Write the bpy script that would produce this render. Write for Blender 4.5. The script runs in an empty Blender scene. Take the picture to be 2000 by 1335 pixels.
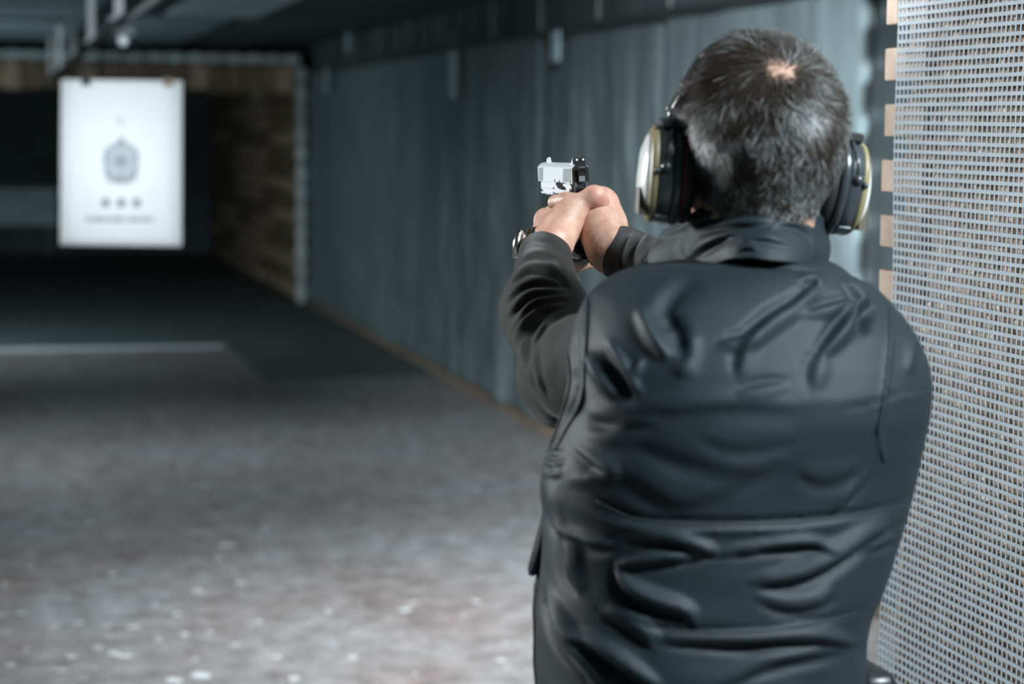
import bpy, bmesh, math, random
import numpy as np
from mathutils import Vector, Matrix

rnd = random.Random(7)
nrs = np.random.RandomState(11)
scene = bpy.context.scene
C = scene.collection

# ------------------------------------------------------------------ camera
F = 4000.0
CAM = np.array([0.0, 0.0, 1.65])
YAW, PITCH, ROLL = math.radians(14.34), math.radians(5.84), math.radians(0.57)
fwd = np.array([math.sin(YAW) * math.cos(PITCH), math.cos(YAW) * math.cos(PITCH), -math.sin(PITCH)])
r0 = np.array([math.cos(YAW), -math.sin(YAW), 0.0])
u0 = np.cross(r0, fwd)
RT = math.cos(ROLL) * r0 + math.sin(ROLL) * u0
UP = -math.sin(ROLL) * r0 + math.cos(ROLL) * u0
cam_data = bpy.data.cameras.new('camera')
cam = bpy.data.objects.new('camera', cam_data)
C.objects.link(cam)
cam.matrix_world = Matrix(((RT[0], UP[0], -fwd[0], CAM[0]), (RT[1], UP[1], -fwd[1], CAM[1]), (RT[2], UP[2], -fwd[2], CAM[2]), (0, 0, 0, 1)))
cam_data.sensor_width = 36.0
cam_data.lens = F * 36.0 / 2000.0
cam_data.clip_start = 0.05
cam_data.dof.use_dof = True
cam_data.dof.focus_distance = 2.56
cam_data.dof.aperture_fstop = 4.0
scene.camera = cam

# ------------------------------------------------------------------ light and exposure
scene.view_settings.view_transform = 'Standard'
scene.view_settings.look = 'None'
scene.view_settings.gamma = 1.0
scene.view_settings.use_curve_mapping = False
scene.view_settings.exposure = 0.0
world = bpy.data.worlds.new('world')
scene.world = world
world.use_nodes = True
world.node_tree.nodes['Background'].inputs[0].default_value = (0.55, 0.75, 0.85, 1)
world.node_tree.nodes['Background'].inputs[1].default_value = 0.05


def area(name, loc, target, sx, sy, power, col=(1, 1, 1), spread=180):
    l = bpy.data.lights.new(name, 'AREA')
    l.shape = 'RECTANGLE'
    l.size, l.size_y, l.energy, l.color = sx, sy, power, col
    l.spread = math.radians(spread)
    o = bpy.data.objects.new(name, l)
    C.objects.link(o)
    o.location = loc
    d = Vector(target) - Vector(loc)
    o.rotation_euler = d.to_track_quat('-Z', 'Y').to_euler()
    return o


area('hall_spotlight', (-0.015, -0.2, 3.9), (2.85, 6.5, 1.4), 0.03, 0.03, 82, (0.91, 0.97, 1.0), 29)
area('hall_panel_light', (2.65, -0.35, 3.75), (0.95, 1.8, 1.4), 1.0, 0.9, 370, (0.82, 0.94, 1.0))
area('side_soft_light', (-2.9, 4.7, 2.3), (0.75, 2.4, 1.9), 1.2, 1.0, 48, (0.93, 0.98, 1.0), 72)  # added soft light for the left of gun and hands; no window there
area('target_light', (-0.45, 6.0, 2.4), (0.55, 8.77, 1.5), 0.3, 0.3, 1.7, (0.90, 0.97, 1.0), 26)
area('floor_fill_light', (1.7, 6.2, 4.1), (1.5, 6.2, 0.0), 0.6, 0.6, 56, (0.97, 0.98, 1.0), 70)  # unseen fill added to brighten the near floor, no known fixture
area('range_side_fill', (-3.6, 15.5, 0.9), (1.9, 20.5, 2.0), 3.0, 0.6, 85, (0.80, 0.97, 1.0))  # unseen fill added for the ceiling, sheets and timbers downrange
area('range_floor_fill', (-0.75, 15.5, 2.42), (0.6, 16.5, 0.0), 0.3, 1.6, 34, (0.85, 0.97, 1.0), 140)  # added out of view to lift the dark far floor
area('floor_fill_light', (0.3, 10.2, 4.1), (0.5, 10.2, 0.0), 0.6, 0.6, 17, (0.90, 0.97, 1.0), 70)  # second added fill, brightens the middle of the floor


# ------------------------------------------------------------------ helpers: pixels and points
def P(px, py, d):
    return CAM + d * fwd + RT * ((px - 1000.0) * d / F) - UP * ((py - 667.5) * d / F)


def H(cx, cy, d):            # a place measured on an enlarged view of the hands
    return P(960 + cx / 4.768, 280 + cy / 4.768, d)


def proj(v):
    q = np.asarray(v) - CAM
    d = q @ fwd
    return 1000 + F * (q @ RT) / d, 667.5 - F * (q @ UP) / d, d


def on_plane(px, py, axis, val):
    dr = fwd + RT * ((px - 1000.0) / F) - UP * ((py - 667.5) / F)
    t = (val - CAM[axis]) / dr[axis]
    return CAM + dr * t


# ------------------------------------------------------------------ helpers: objects
def link_mesh(name, verts, faces, mat=None, parent=None, smooth=False, loc=None):
    me = bpy.data.meshes.new(name)
    verts = np.asarray(verts, dtype=np.float32)
    if isinstance(faces, np.ndarray):
        n, k = faces.shape
        me.vertices.add(len(verts)); me.vertices.foreach_set('co', verts.ravel())
        me.loops.add(n * k); me.loops.foreach_set('vertex_index', faces.ravel().astype(np.int32))
        me.polygons.add(n)
        me.polygons.foreach_set('loop_start', np.arange(0, n * k, k, dtype=np.int32))
        me.polygons.foreach_set('loop_total', np.full(n, k, dtype=np.int32))
        me.update(calc_edges=True); me.validate()
    else:
        me.from_pydata([tuple(map(float, v)) for v in verts], [], faces)
        me.update()
    if smooth:
        me.polygons.foreach_set('use_smooth', np.ones(len(me.polygons), dtype=bool))
    o = bpy.data.objects.new(name, me)
    C.objects.link(o)
    if mat: me.materials.append(mat)
    if parent:
        o.parent = parent
        o.matrix_parent_inverse = Matrix.Translation(-Vector(parent_origin(parent)))
    return o


def parent_origin(o):
    t = Vector(o.location)
    p = o.parent
    if p is None: return t
    return Vector((0, 0, 0)) if o.type != 'EMPTY' else t


def bm_obj(name, bm, mat=None, parent=None, smooth=False):
    me = bpy.data.meshes.new(name)
    bmesh.ops.recalc_face_normals(bm, faces=bm.faces)
    bm.to_mesh(me); bm.free()
    if smooth:
        me.polygons.foreach_set('use_smooth', np.ones(len(me.polygons), dtype=bool))
    o = bpy.data.objects.new(name, me)
    C.objects.link(o)
    if mat: me.materials.append(mat)
    if parent:
        o.parent = parent
        o.matrix_parent_inverse = Matrix.Translation(-Vector(parent_origin(parent)))
    return o


def thing(name, label, cat, loc, group=None):
    o = bpy.data.objects.new(name, None)
    C.objects.link(o)
    o.empty_display_size = 0.05
    o.location = [float(a) for a in loc]
    o['label'] = label; o['category'] = cat
    if group: o['group'] = group
    return o


def tag(o, label, cat, group=None, kind=None):
    o['label'] = label; o['category'] = cat
    if group: o['group'] = group
    if kind: o['kind'] = kind
    return o


def struct(o, label=None):
    o['kind'] = 'structure'
    if label: o['label'] = label
    return o


def add_box(bm, lo, hi, bevel=0.0, mtx=None):
    vs = [bm.verts.new(((lo, hi)[i & 1][0], (lo, hi)[(i >> 1) & 1][1], (lo, hi)[(i >> 2) & 1][2])) for i in range(8)]
    fs = [(0, 2, 3, 1), (4, 5, 7, 6), (0, 1, 5, 4), (2, 6, 7, 3), (0, 4, 6, 2), (1, 3, 7, 5)]
    faces = [bm.faces.new([vs[i] for i in f]) for f in fs]
    if mtx is not None: bmesh.ops.transform(bm, matrix=mtx, verts=vs)
    if bevel > 0:
        es = list({e for f in faces for e in f.edges})
        bmesh.ops.bevel(bm, geom=es, offset=bevel, segments=2, affect='EDGES', profile=0.5)
    return vs


def add_tube(bm, pts, rad, n=8, cap=True):
    pts = [Vector([float(c) for c in p]) for p in pts]
    rads = rad if isinstance(rad, (list, tuple)) else [rad] * len(pts)
    rings = []
    up = None
    for i, p in enumerate(pts):
        t = (pts[min(i + 1, len(pts) - 1)] - pts[max(i - 1, 0)]).normalized()
        if up is None:
            a = Vector((0, 0, 1)) if abs(t.z) < 0.9 else Vector((1, 0, 0))
            up = t.cross(a).normalized()
        up = (up - t * up.dot(t)).normalized()
        b = t.cross(up)
        rings.append([bm.verts.new(p + (up * math.cos(2 * math.pi * k / n) + b * math.sin(2 * math.pi * k / n)) * rads[i]) for k in range(n)])
    for a, b in zip(rings, rings[1:]):
        for k in range(n):
            bm.faces.new([a[k], a[(k + 1) % n], b[(k + 1) % n], b[k]])
    if cap:
        bm.faces.new(rings[0][::-1]); bm.faces.new(rings[-1])


def add_prism(bm, poly, vec):
    vec = Vector([float(c) for c in vec])
    a = [bm.verts.new(Vector([float(c) for c in p])) for p in poly]
    b = [bm.verts.new(v.co + vec) for v in a]
    n = len(a)
    bm.faces.new(a); bm.faces.new(b[::-1])
    for i in range(n):
        bm.faces.new([a[i], b[i], b[(i + 1) % n], a[(i + 1) % n]])
    return a + b


def add_loft(bm, rings, cap=True):
    R = [[bm.verts.new(Vector([float(c) for c in p])) for p in r] for r in rings]
    n = len(R[0])
    for a, b in zip(R, R[1:]):
        for k in range(n):
            bm.faces.new([a[k], a[(k + 1) % n], b[(k + 1) % n], b[k]])
    if cap:
        bm.faces.new(R[0][::-1]); bm.faces.new(R[-1])


# ------------------------------------------------------------------ helpers: noise
def vnoise(p, scale, seed=0):
    """Smooth value noise in [-1, 1] on points p (n, 3)."""
    q = np.asarray(p, dtype=np.float64) * scale + seed * 17.31
    i = np.floor(q).astype(np.int64); f = q - i
    f = f * f * (3 - 2 * f)

    def hsh(a, b, c):
        n = (a * 73856093) ^ (b * 19349663) ^ (c * 83492791) ^ (seed * 2654435)
        n = (n ^ (n >> 13)) * 1274126177
        n = (n ^ (n >> 16)) & 0xffff
        return n / 32767.5 - 1.0
    r = 0
    for dx in (0, 1):
        for dy in (0, 1):
            for dz in (0, 1):
                w = (f[:, 0] if dx else 1 - f[:, 0]) * (f[:, 1] if dy else 1 - f[:, 1]) * (f[:, 2] if dz else 1 - f[:, 2])
                r = r + w * hsh(i[:, 0] + dx, i[:, 1] + dy, i[:, 2] + dz)
    return r


# ------------------------------------------------------------------ helpers: smooth solid field to mesh
class Field:
    def __init__(s, lo, hi, h):
        s.lo = np.array(lo, float); s.h = h
        s.n = np.ceil((np.array(hi) - s.lo) / h).astype(int) + 1
        s.ax = [s.lo[i] + h * np.arange(s.n[i]) for i in range(3)]
        s.f = np.full(s.n, 1.0, dtype=np.float32)

    def window(s, lo, hi):
        sl = []
        for i in range(3):
            a = max(0, int((lo[i] - s.lo[i]) / s.h)); b = min(s.n[i], int((hi[i] - s.lo[i]) / s.h) + 2)
            sl.append(slice(a, max(a, b)))
        X = s.ax[0][sl[0]][:, None, None]; Y = s.ax[1][sl[1]][None, :, None]; Z = s.ax[2][sl[2]][None, None, :]
        return tuple(sl), X, Y, Z

    def put(s, fn, lo, hi, k=0.0, op='u'):
        sl, X, Y, Z = s.window(lo, hi)
        if 0 in s.f[sl].shape: return
        d = fn(X, Y, Z)
        a = s.f[sl]
        s.f[sl] = smin(a, d, k) if op == 'u' else smax(a, -d, k)

    def mesh(s):
        f = s.f
        ins = f < 0
        cs = [f[dx:f.shape[0] - 1 + dx, dy:f.shape[1] - 1 + dy, dz:f.shape[2] - 1 + dz] for dx in (0, 1) for dy in (0, 1) for dz in (0, 1)]
        si = np.stack([c < 0 for c in cs])
        cnt = si.sum(0)
        act = (cnt > 0) & (cnt < 8)
        idx = np.full(act.shape, -1, dtype=np.int64)
        cells = np.argwhere(act)
        idx[act] = np.arange(len(cells))
        v = np.stack([c[act] for c in cs], 1)          # corner index = dx*4+dy*2+dz
        off = np.array([[i >> 2 & 1, i >> 1 & 1, i & 1] for i in range(8)], float)
        acc = np.zeros((len(cells), 3)); wt = np.zeros(len(cells))
        for a in range(8):
            for bit in (1, 2, 4):
                if a & bit: continue
                b = a | bit
                va, vb = v[:, a], v[:, b]
                m = (va < 0) != (vb < 0)
                t = np.where(m, va / np.where(m, va - vb, 1), 0)
                pt = off[a][None] * (1 - t[:, None]) + off[b][None] * t[:, None]
                acc += np.where(m[:, None], pt, 0); wt += m
        pos = s.lo + s.h * (cells + acc / wt[:, None])
        quads = []
        for ax in range(3):
            sa = [slice(None)] * 3; sb = [slice(None)] * 3
            sa[ax] = slice(0, -1); sb[ax] = slice(1, None)
            A = ins[tuple(sa)]; B = ins[tuple(sb)]
            e = np.argwhere(A != B)
            o1, o2 = (ax + 1) % 3, (ax + 2) % 3
            ok = (e[:, o1] > 0) & (e[:, o2] > 0) & (e[:, o1] < s.n[o1] - 1) & (e[:, o2] < s.n[o2] - 1)
            e = e[ok]
            fl = A[tuple(e.T)]

            def cell(d1, d2):
                q = e.copy(); q[:, o1] -= d1; q[:, o2] -= d2
                return idx[tuple(q.T)]
            q = np.stack([cell(1, 1), cell(0, 1), cell(0, 0), cell(1, 0)], 1)
            q[~fl] = q[~fl][:, ::-1]
            quads.append(q)
        q = np.concatenate(quads)
        q = q[(q >= 0).all(1)]
        return pos, q


def smin(a, b, k):
    if k <= 0: return np.minimum(a, b)
    h = np.maximum(k - np.abs(a - b), 0) / k
    return np.minimum(a, b) - h * h * k * 0.25


def smax(a, b, k):
    return -smin(-a, -b, k)


def cone_fn(a, b, ra, rb):
    a = np.asarray(a, float); b = np.asarray(b, float)
    ba = b - a; l2 = max(float(ba @ ba), 1e-12)

    def fn(X, Y, Z):
        x, y, z = X - a[0], Y - a[1], Z - a[2]
        t = np.clip((x * ba[0] + y * ba[1] + z * ba[2]) / l2, 0, 1)
        return np.sqrt((x - t * ba[0]) ** 2 + (y - t * ba[1]) ** 2 + (z - t * ba[2]) ** 2) - (ra + (rb - ra) * t)
    return fn


def put_cone(fld, a, b, ra, rb, k=0.0, op='u'):
    m = max(ra, rb) + max(k, 0.002) * 1.5 + 2 * fld.h
    a = np.asarray(a, float); b = np.asarray(b, float)
    fld.put(cone_fn(a, b, ra, rb), np.minimum(a, b) - m, np.maximum(a, b) + m, k, op)


def put_ell(fld, c, r, k=0.0, op='u', rot=None):
    c = np.asarray(c, float); r = np.asarray(r, float)
    M = np.eye(3) if rot is None else np.asarray(rot, float)   # rows: local axes

    def fn(X, Y, Z):
        x, y, z = X - c[0], Y - c[1], Z - c[2]
        l = [(M[i, 0] * x + M[i, 1] * y + M[i, 2] * z) / r[i] for i in range(3)]
        k0 = np.sqrt(l[0] ** 2 + l[1] ** 2 + l[2] ** 2)
        k1 = np.sqrt((l[0] / r[0]) ** 2 + (l[1] / r[1]) ** 2 + (l[2] / r[2]) ** 2) + 1e-9
        return k0 * (k0 - 1) / k1
    m = max(r) + k * 1.5 + 2 * fld.h
    fld.put(fn, c - m, c + m, k, op)


def put_chain(fld, pts, rads, k=0.004, kb=0.004):
    """A finger: its own smooth chain, then joined to the field with kb."""
    pts = [np.asarray(p, float) for p in pts]
    m = max(rads) + kb * 1.5 + 2 * fld.h
    lo = np.min(pts, 0) - m; hi = np.max(pts, 0) + m

    def fn(X, Y, Z):
        d = None
        for i in range(len(pts) - 1):
            e = cone_fn(pts[i], pts[i + 1], rads[i], rads[i + 1])(X, Y, Z)
            d = e if d is None else smin(d, e, k)
        return d
    fld.put(fn, lo, hi, kb)


def normals_of(pos, quads):
    a = pos[quads[:, 2]] - pos[quads[:, 0]]; b = pos[quads[:, 3]] - pos[quads[:, 1]]
    n = np.cross(a, b)
    N = np.zeros_like(pos)
    for i in range(4): np.add.at(N, quads[:, i], n)
    return N / (np.linalg.norm(N, axis=1, keepdims=True) + 1e-12)


def relax(pos, quads, it=1, lam=0.5):
    e = np.concatenate([quads[:, [0, 1]], quads[:, [1, 2]], quads[:, [2, 3]], quads[:, [3, 0]]])
    for _ in range(it):
        s = np.zeros_like(pos); c = np.zeros(len(pos))
        for k in range(3):
            s[:, k] = np.bincount(e[:, 0], pos[e[:, 1], k], len(pos)) + np.bincount(e[:, 1], pos[e[:, 0], k], len(pos))
        c = np.bincount(e[:, 0], minlength=len(pos)) + np.bincount(e[:, 1], minlength=len(pos))
        pos = pos * (1 - lam) + lam * s / np.maximum(c, 1)[:, None]
    return pos


def seg_dist(px, py, line):
    """Distance and signed side from points to a polyline, in the line's own units."""
    best = np.full(len(px), 1e9); side = np.zeros(len(px)); par = np.zeros(len(px))
    L = np.asarray(line, float)
    n = len(L) - 1
    for i in range(n):
        a, b = L[i], L[i + 1]
        d = b - a
        t = np.clip(((px - a[0]) * d[0] + (py - a[1]) * d[1]) / (d @ d + 1e-9), 0, 1)
        ex, ey = px - a[0] - t * d[0], py - a[1] - t * d[1]
        q = np.hypot(ex, ey)
        m = q < best
        best = np.where(m, q, best)
        side = np.where(m, np.sign(d[0] * ey - d[1] * ex), side)
        par = np.where(m, (i + t) / n, par)
    return best, side, par


def smoothline(L, n=6):
    L = [np.asarray(p, float) for p in L]
    if len(L) < 3: return np.array(L)
    out = []
    for i in range(len(L) - 1):
        p0 = L[max(i - 1, 0)]; p1 = L[i]; p2 = L[i + 1]; p3 = L[min(i + 2, len(L) - 1)]
        for t in np.arange(n) / n:
            out.append(0.5 * (2 * p1 + (p2 - p0) * t + (2 * p0 - 5 * p1 + 4 * p2 - p3) * t ** 2 + (3 * p1 - p0 - 3 * p2 + p3) * t ** 3))
    out.append(L[-1])
    return np.array(out)


# ------------------------------------------------------------------ materials
class NT:
    def __init__(s, name):
        s.m = bpy.data.materials.new(name); s.m.use_nodes = True
        s.t = s.m.node_tree
        s.b = s.t.nodes['Principled BSDF']

    def n(s, typ, **kw):
        nd = s.t.nodes.new(typ)
        for k, v in kw.items():
            if k.startswith('i_'):
                key = k[2:]
                key = int(key) if key.isdigit() else key.replace('_', ' ')
                nd.inputs[key].default_value = v
            else: setattr(nd, k, v)
        return nd

    def l(s, a, b): s.t.links.new(a, b)


def lin(c):
    return tuple(((x / 255) / 12.92 if x / 255 <= 0.04045 else ((x / 255 + 0.055) / 1.055) ** 2.4) for x in c) + (1,)


def mat(name, col, rough=0.6, metal=0.0, bump=0.0, bscale=200.0, var=0.0, vscale=20.0, col2=None, sheen=0.0, coat=0.0, spec=0.5, sub=0.0):
    """Principled surface with an optional noise tint and a fine bump."""
    N = NT(name)
    N.b.inputs['Base Color'].default_value = (*col[:3], 1)
    N.b.inputs['Roughness'].default_value = rough
    N.b.inputs['Metallic'].default_value = metal
    N.b.inputs['Specular IOR Level'].default_value = spec
    if sheen: N.b.inputs['Sheen Weight'].default_value = sheen
    if coat: N.b.inputs['Coat Weight'].default_value = coat
    if sub:
        N.b.inputs['Subsurface Weight'].default_value = sub
        N.b.inputs['Subsurface Radius'].default_value = (0.006, 0.002, 0.001)
    tc = N.n('ShaderNodeTexCoord')
    if var:
        nz = N.n('ShaderNodeTexNoise', i_Scale=vscale, i_Detail=5.0)
        N.l(tc.outputs['Object'], nz.inputs['Vector'])
        cr = N.n('ShaderNodeValToRGB')
        cr.color_ramp.elements[0].position = 0.3; cr.color_ramp.elements[1].position = 0.7
        c2 = col2 if col2 else tuple(min(1, x * (1 + var)) for x in col[:3])
        c1 = col if col2 else tuple(x * (1 - var) for x in col[:3])
        cr.color_ramp.elements[0].color = (*c1[:3], 1); cr.color_ramp.elements[1].color = (*c2[:3], 1)
        N.l(nz.outputs['Fac'], cr.inputs['Fac']); N.l(cr.outputs['Color'], N.b.inputs['Base Color'])
    if bump:
        nb = N.n('ShaderNodeTexNoise', i_Scale=bscale, i_Detail=4.0)
        N.l(tc.outputs['Object'], nb.inputs['Vector'])
        bp = N.n('ShaderNodeBump', i_Strength=bump, i_Distance=0.002)
        N.l(nb.outputs['Fac'], bp.inputs['Height']); N.l(bp.outputs['Normal'], N.b.inputs['Normal'])
    return N.m


M_black = mat('black_plastic', (0.012, 0.013, 0.014), 0.35)
M_steel = mat('brushed_steel', (0.62, 0.64, 0.66), 0.32, 1.0, 0.05, 400)
M_blacksteel = mat('blackened_steel', (0.02, 0.02, 0.02), 0.33, 0.3)
M_white = mat('white_enamel', (0.75, 0.78, 0.8), 0.5)

# ================================================================== THE SETTING
def floor_mat():
    N = NT('worn_painted_concrete')
    tc = N.n('ShaderNodeTexCoord')
    n1 = N.n('ShaderNodeTexNoise', i_Scale=1.1, i_Detail=6.0, i_Roughness=0.6)
    n2 = N.n('ShaderNodeTexNoise', i_Scale=9.0, i_Detail=6.0, i_Roughness=0.65)
    n3 = N.n('ShaderNodeTexNoise', i_Scale=26.0, i_Detail=3.0)
    for n in (n1, n2, n3): N.l(tc.outputs['Object'], n.inputs['Vector'])
    r1 = N.n('ShaderNodeValToRGB')
    e = r1.color_ramp.elements
    e[0].position, e[0].color = 0.32, (0.200, 0.176, 0.171, 1)
    e[1].position, e[1].color = 0.68, (0.24, 0.268, 0.276, 1)
    N.l(n1.outputs['Fac'], r1.inputs['Fac'])
    r2 = N.n('ShaderNodeValToRGB')
    e = r2.color_ramp.elements
    e[0].position, e[0].color = 0.35, (0.55, 0.52, 0.515, 1)
    e[1].position, e[1].color = 0.68, (1.2, 1.22, 1.24, 1)
    N.l(n2.outputs['Fac'], r2.inputs['Fac'])
    mx = N.n('ShaderNodeMix', data_type='RGBA', blend_type='MULTIPLY'); mx.inputs[0].default_value = 1.0
    N.l(r1.outputs['Color'], mx.inputs[6]); N.l(r2.outputs['Color'], mx.inputs[7])
    r3 = N.n('ShaderNodeValToRGB')
    r3.color_ramp.elements[0].position = 0.66; r3.color_ramp.elements[1].position = 0.70
    N.l(n3.outputs['Fac'], r3.inputs['Fac'])
    m2 = N.n('ShaderNodeMix', data_type='RGBA'); N.l(r3.outputs['Color'], m2.inputs[0])
    N.l(mx.outputs[2], m2.inputs[6]); m2.inputs[7].default_value = (0.46, 0.49, 0.50, 1)
    N.l(m2.outputs[2], N.b.inputs['Base Color'])
    N.b.inputs['Roughness'].default_value = 0.62
    bp = N.n('ShaderNodeBump', i_Strength=0.25, i_Distance=0.004)
    N.l(n2.outputs['Fac'], bp.inputs['Height']); N.l(bp.outputs['Normal'], N.b.inputs['Normal'])
    return N.m


M_floor = floor_mat()
M_mat = mat('dark_rubber_mat', (0.070, 0.092, 0.096), 0.75, var=0.3, vscale=3, bump=0.3, bscale=60)
M_line = mat('pale_floor_paint', (0.60, 0.68, 0.69), 0.7, var=0.15, vscale=12)
M_wall = mat('dark_painted_wall', (0.085, 0.112, 0.120), 0.8, var=0.25, vscale=2)
M_ceil = mat('dark_ceiling', (0.06, 0.085, 0.095), 0.85, var=0.3, vscale=1.5)
M_board_mid = mat('grey_ceiling_board', (0.34, 0.46, 0.50), 0.8, var=0.15, vscale=3)
M_board_pale = mat('pale_ceiling_board', (0.66, 0.76, 0.80), 0.8, var=0.06, vscale=3)


def curtain_mat():
    N = NT('dusty_rubber_sheet')
    tc = N.n('ShaderNodeTexCoord')
    mp = N.n('ShaderNodeMapping'); mp.inputs['Scale'].default_value = (6.0, 6.0, 0.7)
    N.l(tc.outputs['Object'], mp.inputs['Vector'])
    nz = N.n('ShaderNodeTexNoise', i_Scale=1.6, i_Detail=5.0, i_Roughness=0.6)
    N.l(mp.outputs['Vector'], nz.inputs['Vector'])
    cr = N.n('ShaderNodeValToRGB')
    e = cr.color_ramp.elements
    e[0].position, e[0].color = 0.34, (0.118, 0.158, 0.168, 1)
    e[1].position, e[1].color = 0.72, (0.192, 0.250, 0.268, 1)
    N.l(nz.outputs['Fac'], cr.inputs['Fac']); N.l(cr.outputs['Color'], N.b.inputs['Base Color'])
    N.b.inputs['Roughness'].default_value = 0.62
    return N.m


M_curtain = curtain_mat()
M_wood = mat('old_brown_timber', (0.13, 0.092, 0.062), 0.85, var=0.5, vscale=6, bump=0.5, bscale=40, col2=(0.27, 0.20, 0.13))
M_wood2 = mat('pale_brown_timber', (0.34, 0.25, 0.18), 0.85, var=0.4, vscale=6, bump=0.5, bscale=40, col2=(0.52, 0.40, 0.29))
M_galv = mat('galvanised_steel', (0.55, 0.62, 0.64), 0.55, 0.1, var=0.3, vscale=9)
M_strap = mat('faded_blue_strap', (0.40, 0.56, 0.62), 0.7, var=0.2, vscale=8)
M_rail = mat('grey_steel_rail', (0.09, 0.10, 0.105), 0.45, 0.5)
M_bare = mat('tan_baseboard_wood', (0.26, 0.20, 0.145), 0.8, var=0.3, vscale=5)

ZC = 2.46
ZH, YH = 4.3, 11.6         # unseen hall and header shaped to pass the spotlight; low ceiling down the range
bm = bmesh.new(); add_box(bm, (-4.2, -3.0, -0.12), (4.2, 29.0, 0.0))
floor = struct(bm_obj('floor', bm, M_floor), 'worn reddish grey painted concrete floor')
bm = bmesh.new(); add_box(bm, (-4.2, YH, ZC), (4.2, 29.0, ZC + 0.12)); add_box(bm, (-4.2, -3.0, ZH), (4.2, YH + 0.12, ZH + 0.12)); add_box(bm, (-4.2, YH, ZC + 0.12), (4.2, YH + 0.12, ZH))
ceiling = struct(bm_obj('ceiling', bm, M_ceil), 'dark low ceiling')
XW = 3.02
bm = bmesh.new(); add_box(bm, (XW, -3.0, 0), (XW + 0.15, 29.0, ZH)); struct(bm_obj('wall_right', bm, M_wall))
bm = bmesh.new(); add_box(bm, (-4.0, -3.0, 0), (-3.85, 29.0, ZH)); struct(bm_obj('wall_left', bm, M_wall))
bm = bmesh.new(); add_box(bm, (-3.85, 27.6, 0), (XW, 27.75, ZC)); struct(bm_obj('wall_far', bm, M_wall))
bm = bmesh.new(); add_box(bm, (-3.85, -3.0, 0), (XW, -2.85, ZH)); struct(bm_obj('wall_near', bm, M_wall))
bm = bmesh.new(); add_box(bm, (2.93, 3.6, 0.0), (XW, 19.4, 0.045), 0.004)
struct(bm_obj('baseboard_right', bm, M_bare), 'tan wooden strip along the foot of the sheets')

# floor markings and mats
bm = bmesh.new(); add_box(bm, (-3.85, 15.52, 0.0), (1.72, 15.75, 0.003))
o = bm_obj('floor_line', bm, M_line, floor); o['label'] = 'pale painted stripe across the floor'
bm = bmesh.new(); add_box(bm, (1.74, 13.42, 0.0), (2.92, 27.5, 0.012), 0.003)
tag(bm_obj('rubber_mat', bm, M_mat), 'dark rubber mat on the floor along the sheeted wall', 'mat')
bm = bmesh.new(); add_box(bm, (-3.8, 15.8, 0.0), (1.72, 27.5, 0.012), 0.003)
tag(bm_obj('rubber_mat', bm, M_mat), 'wide dark rubber mat beyond the pale floor line', 'mat')

# ceiling boards (pieces of the ceiling)
for (x0, x1, y0, y1, m) in ((1.22, 1.84, 11.75, 14.6, M_board_pale), (0.92, 1.72, 14.9, 19.2, M_board_mid), (-0.7, 0.72, 12.6, 15.2, M_board_mid),
                            (-0.7, 0.72, 16.3, 17.3, M_board_mid), (-0.7, 0.72, 17.9, 19.2, M_board_mid), (1.9, 2.35, 12.2, 19.2, M_ceil)):
    bm = bmesh.new(); add_box(bm, (x0, y0, ZC - 0.025), (x1, y1, ZC), 0.004)
    bm_obj('ceiling_board', bm, m, ceiling)

# rubber sheets hung along the right wall
def curtain(y0, y1, seed, label):
    ny, nz = int((y1 - y0) / 0.022), 62
    Y = np.linspace(y0, y1, ny); Z = np.linspace(0.05, 2.17, nz)
    yy, zz = np.meshgrid(Y, Z, indexing='ij')
    p = np.stack([yy.ravel(), zz.ravel() * 0.22, np.zeros(yy.size)], 1)
    q = np.stack([yy.ravel(), zz.ravel(), np.zeros(yy.size)], 1)
    w = 0.024 * vnoise(p, 3.4, seed) + 0.010 * vnoise(p, 9.0, seed + 1) + 0.022 * vnoise(q + q[:, ::-1] * 0.7, 2.2, seed + 2) + 0.008 * vnoise(q + 0.2 * q[:, ::-1], 6.0, seed + 3)
    top = np.clip((2.17 - zz.ravel()) / 0.5, 0.25, 1)
    edge = np.minimum(yy.ravel() - y0, y1 - yy.ravel())
    x = 2.950 - 0.01 + w * top + 0.018 * np.exp(-(edge / 0.05) ** 2) + 0.012 * (seed % 2)
    fr = np.stack([x, yy.ravel(), zz.ravel()], 1); bk = fr + np.array([0.006, 0, 0])
    V = np.concatenate([fr, bk]); n = ny * nz
    i = np.arange(n).reshape(ny, nz)
    a, b, c, d = i[:-1, :-1].ravel(), i[1:, :-1].ravel(), i[1:, 1:].ravel(), i[:-1, 1:].ravel()
    Q = [np.stack([a, d, c, b], 1), np.stack([a, b, c, d], 1) + n]
    for e in (i[0, :], i[-1, :], i[:, 0], i[:, -1]):
        Q.append(np.stack([e[:-1], e[1:], e[1:] + n, e[:-1] + n], 1))
    o = link_mesh('rubber_sheet', V, np.concatenate(Q), M_curtain, smooth=True)
    return tag(o, label, 'curtain', 'dark rubber sheets on the right wall')


seams = [3.7, 6.6, 8.85, 10.9, 13.0, 15.1, 17.2, 19.35]
lab = ['dark blue-grey hanging rubber sheet nearest to the wire mesh divider', 'dusty blue-grey rubber sheet hanging behind the man\'s head',
       'blue-grey rubber sheet on the right wall, directly behind the pistol', 'dark wrinkled rubber sheet just left of the pistol muzzle',
       'dark rubber sheet on the right wall, left of the tall dark seam', 'dark rubber sheet on the right wall, second from the timber recess', 'dark rubber sheet on the right wall next to the toothed steel post']
for i in range(7):
    curtain(seams[i] + 0.004, seams[i + 1] - 0.004, i + 3, lab[i])

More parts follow.
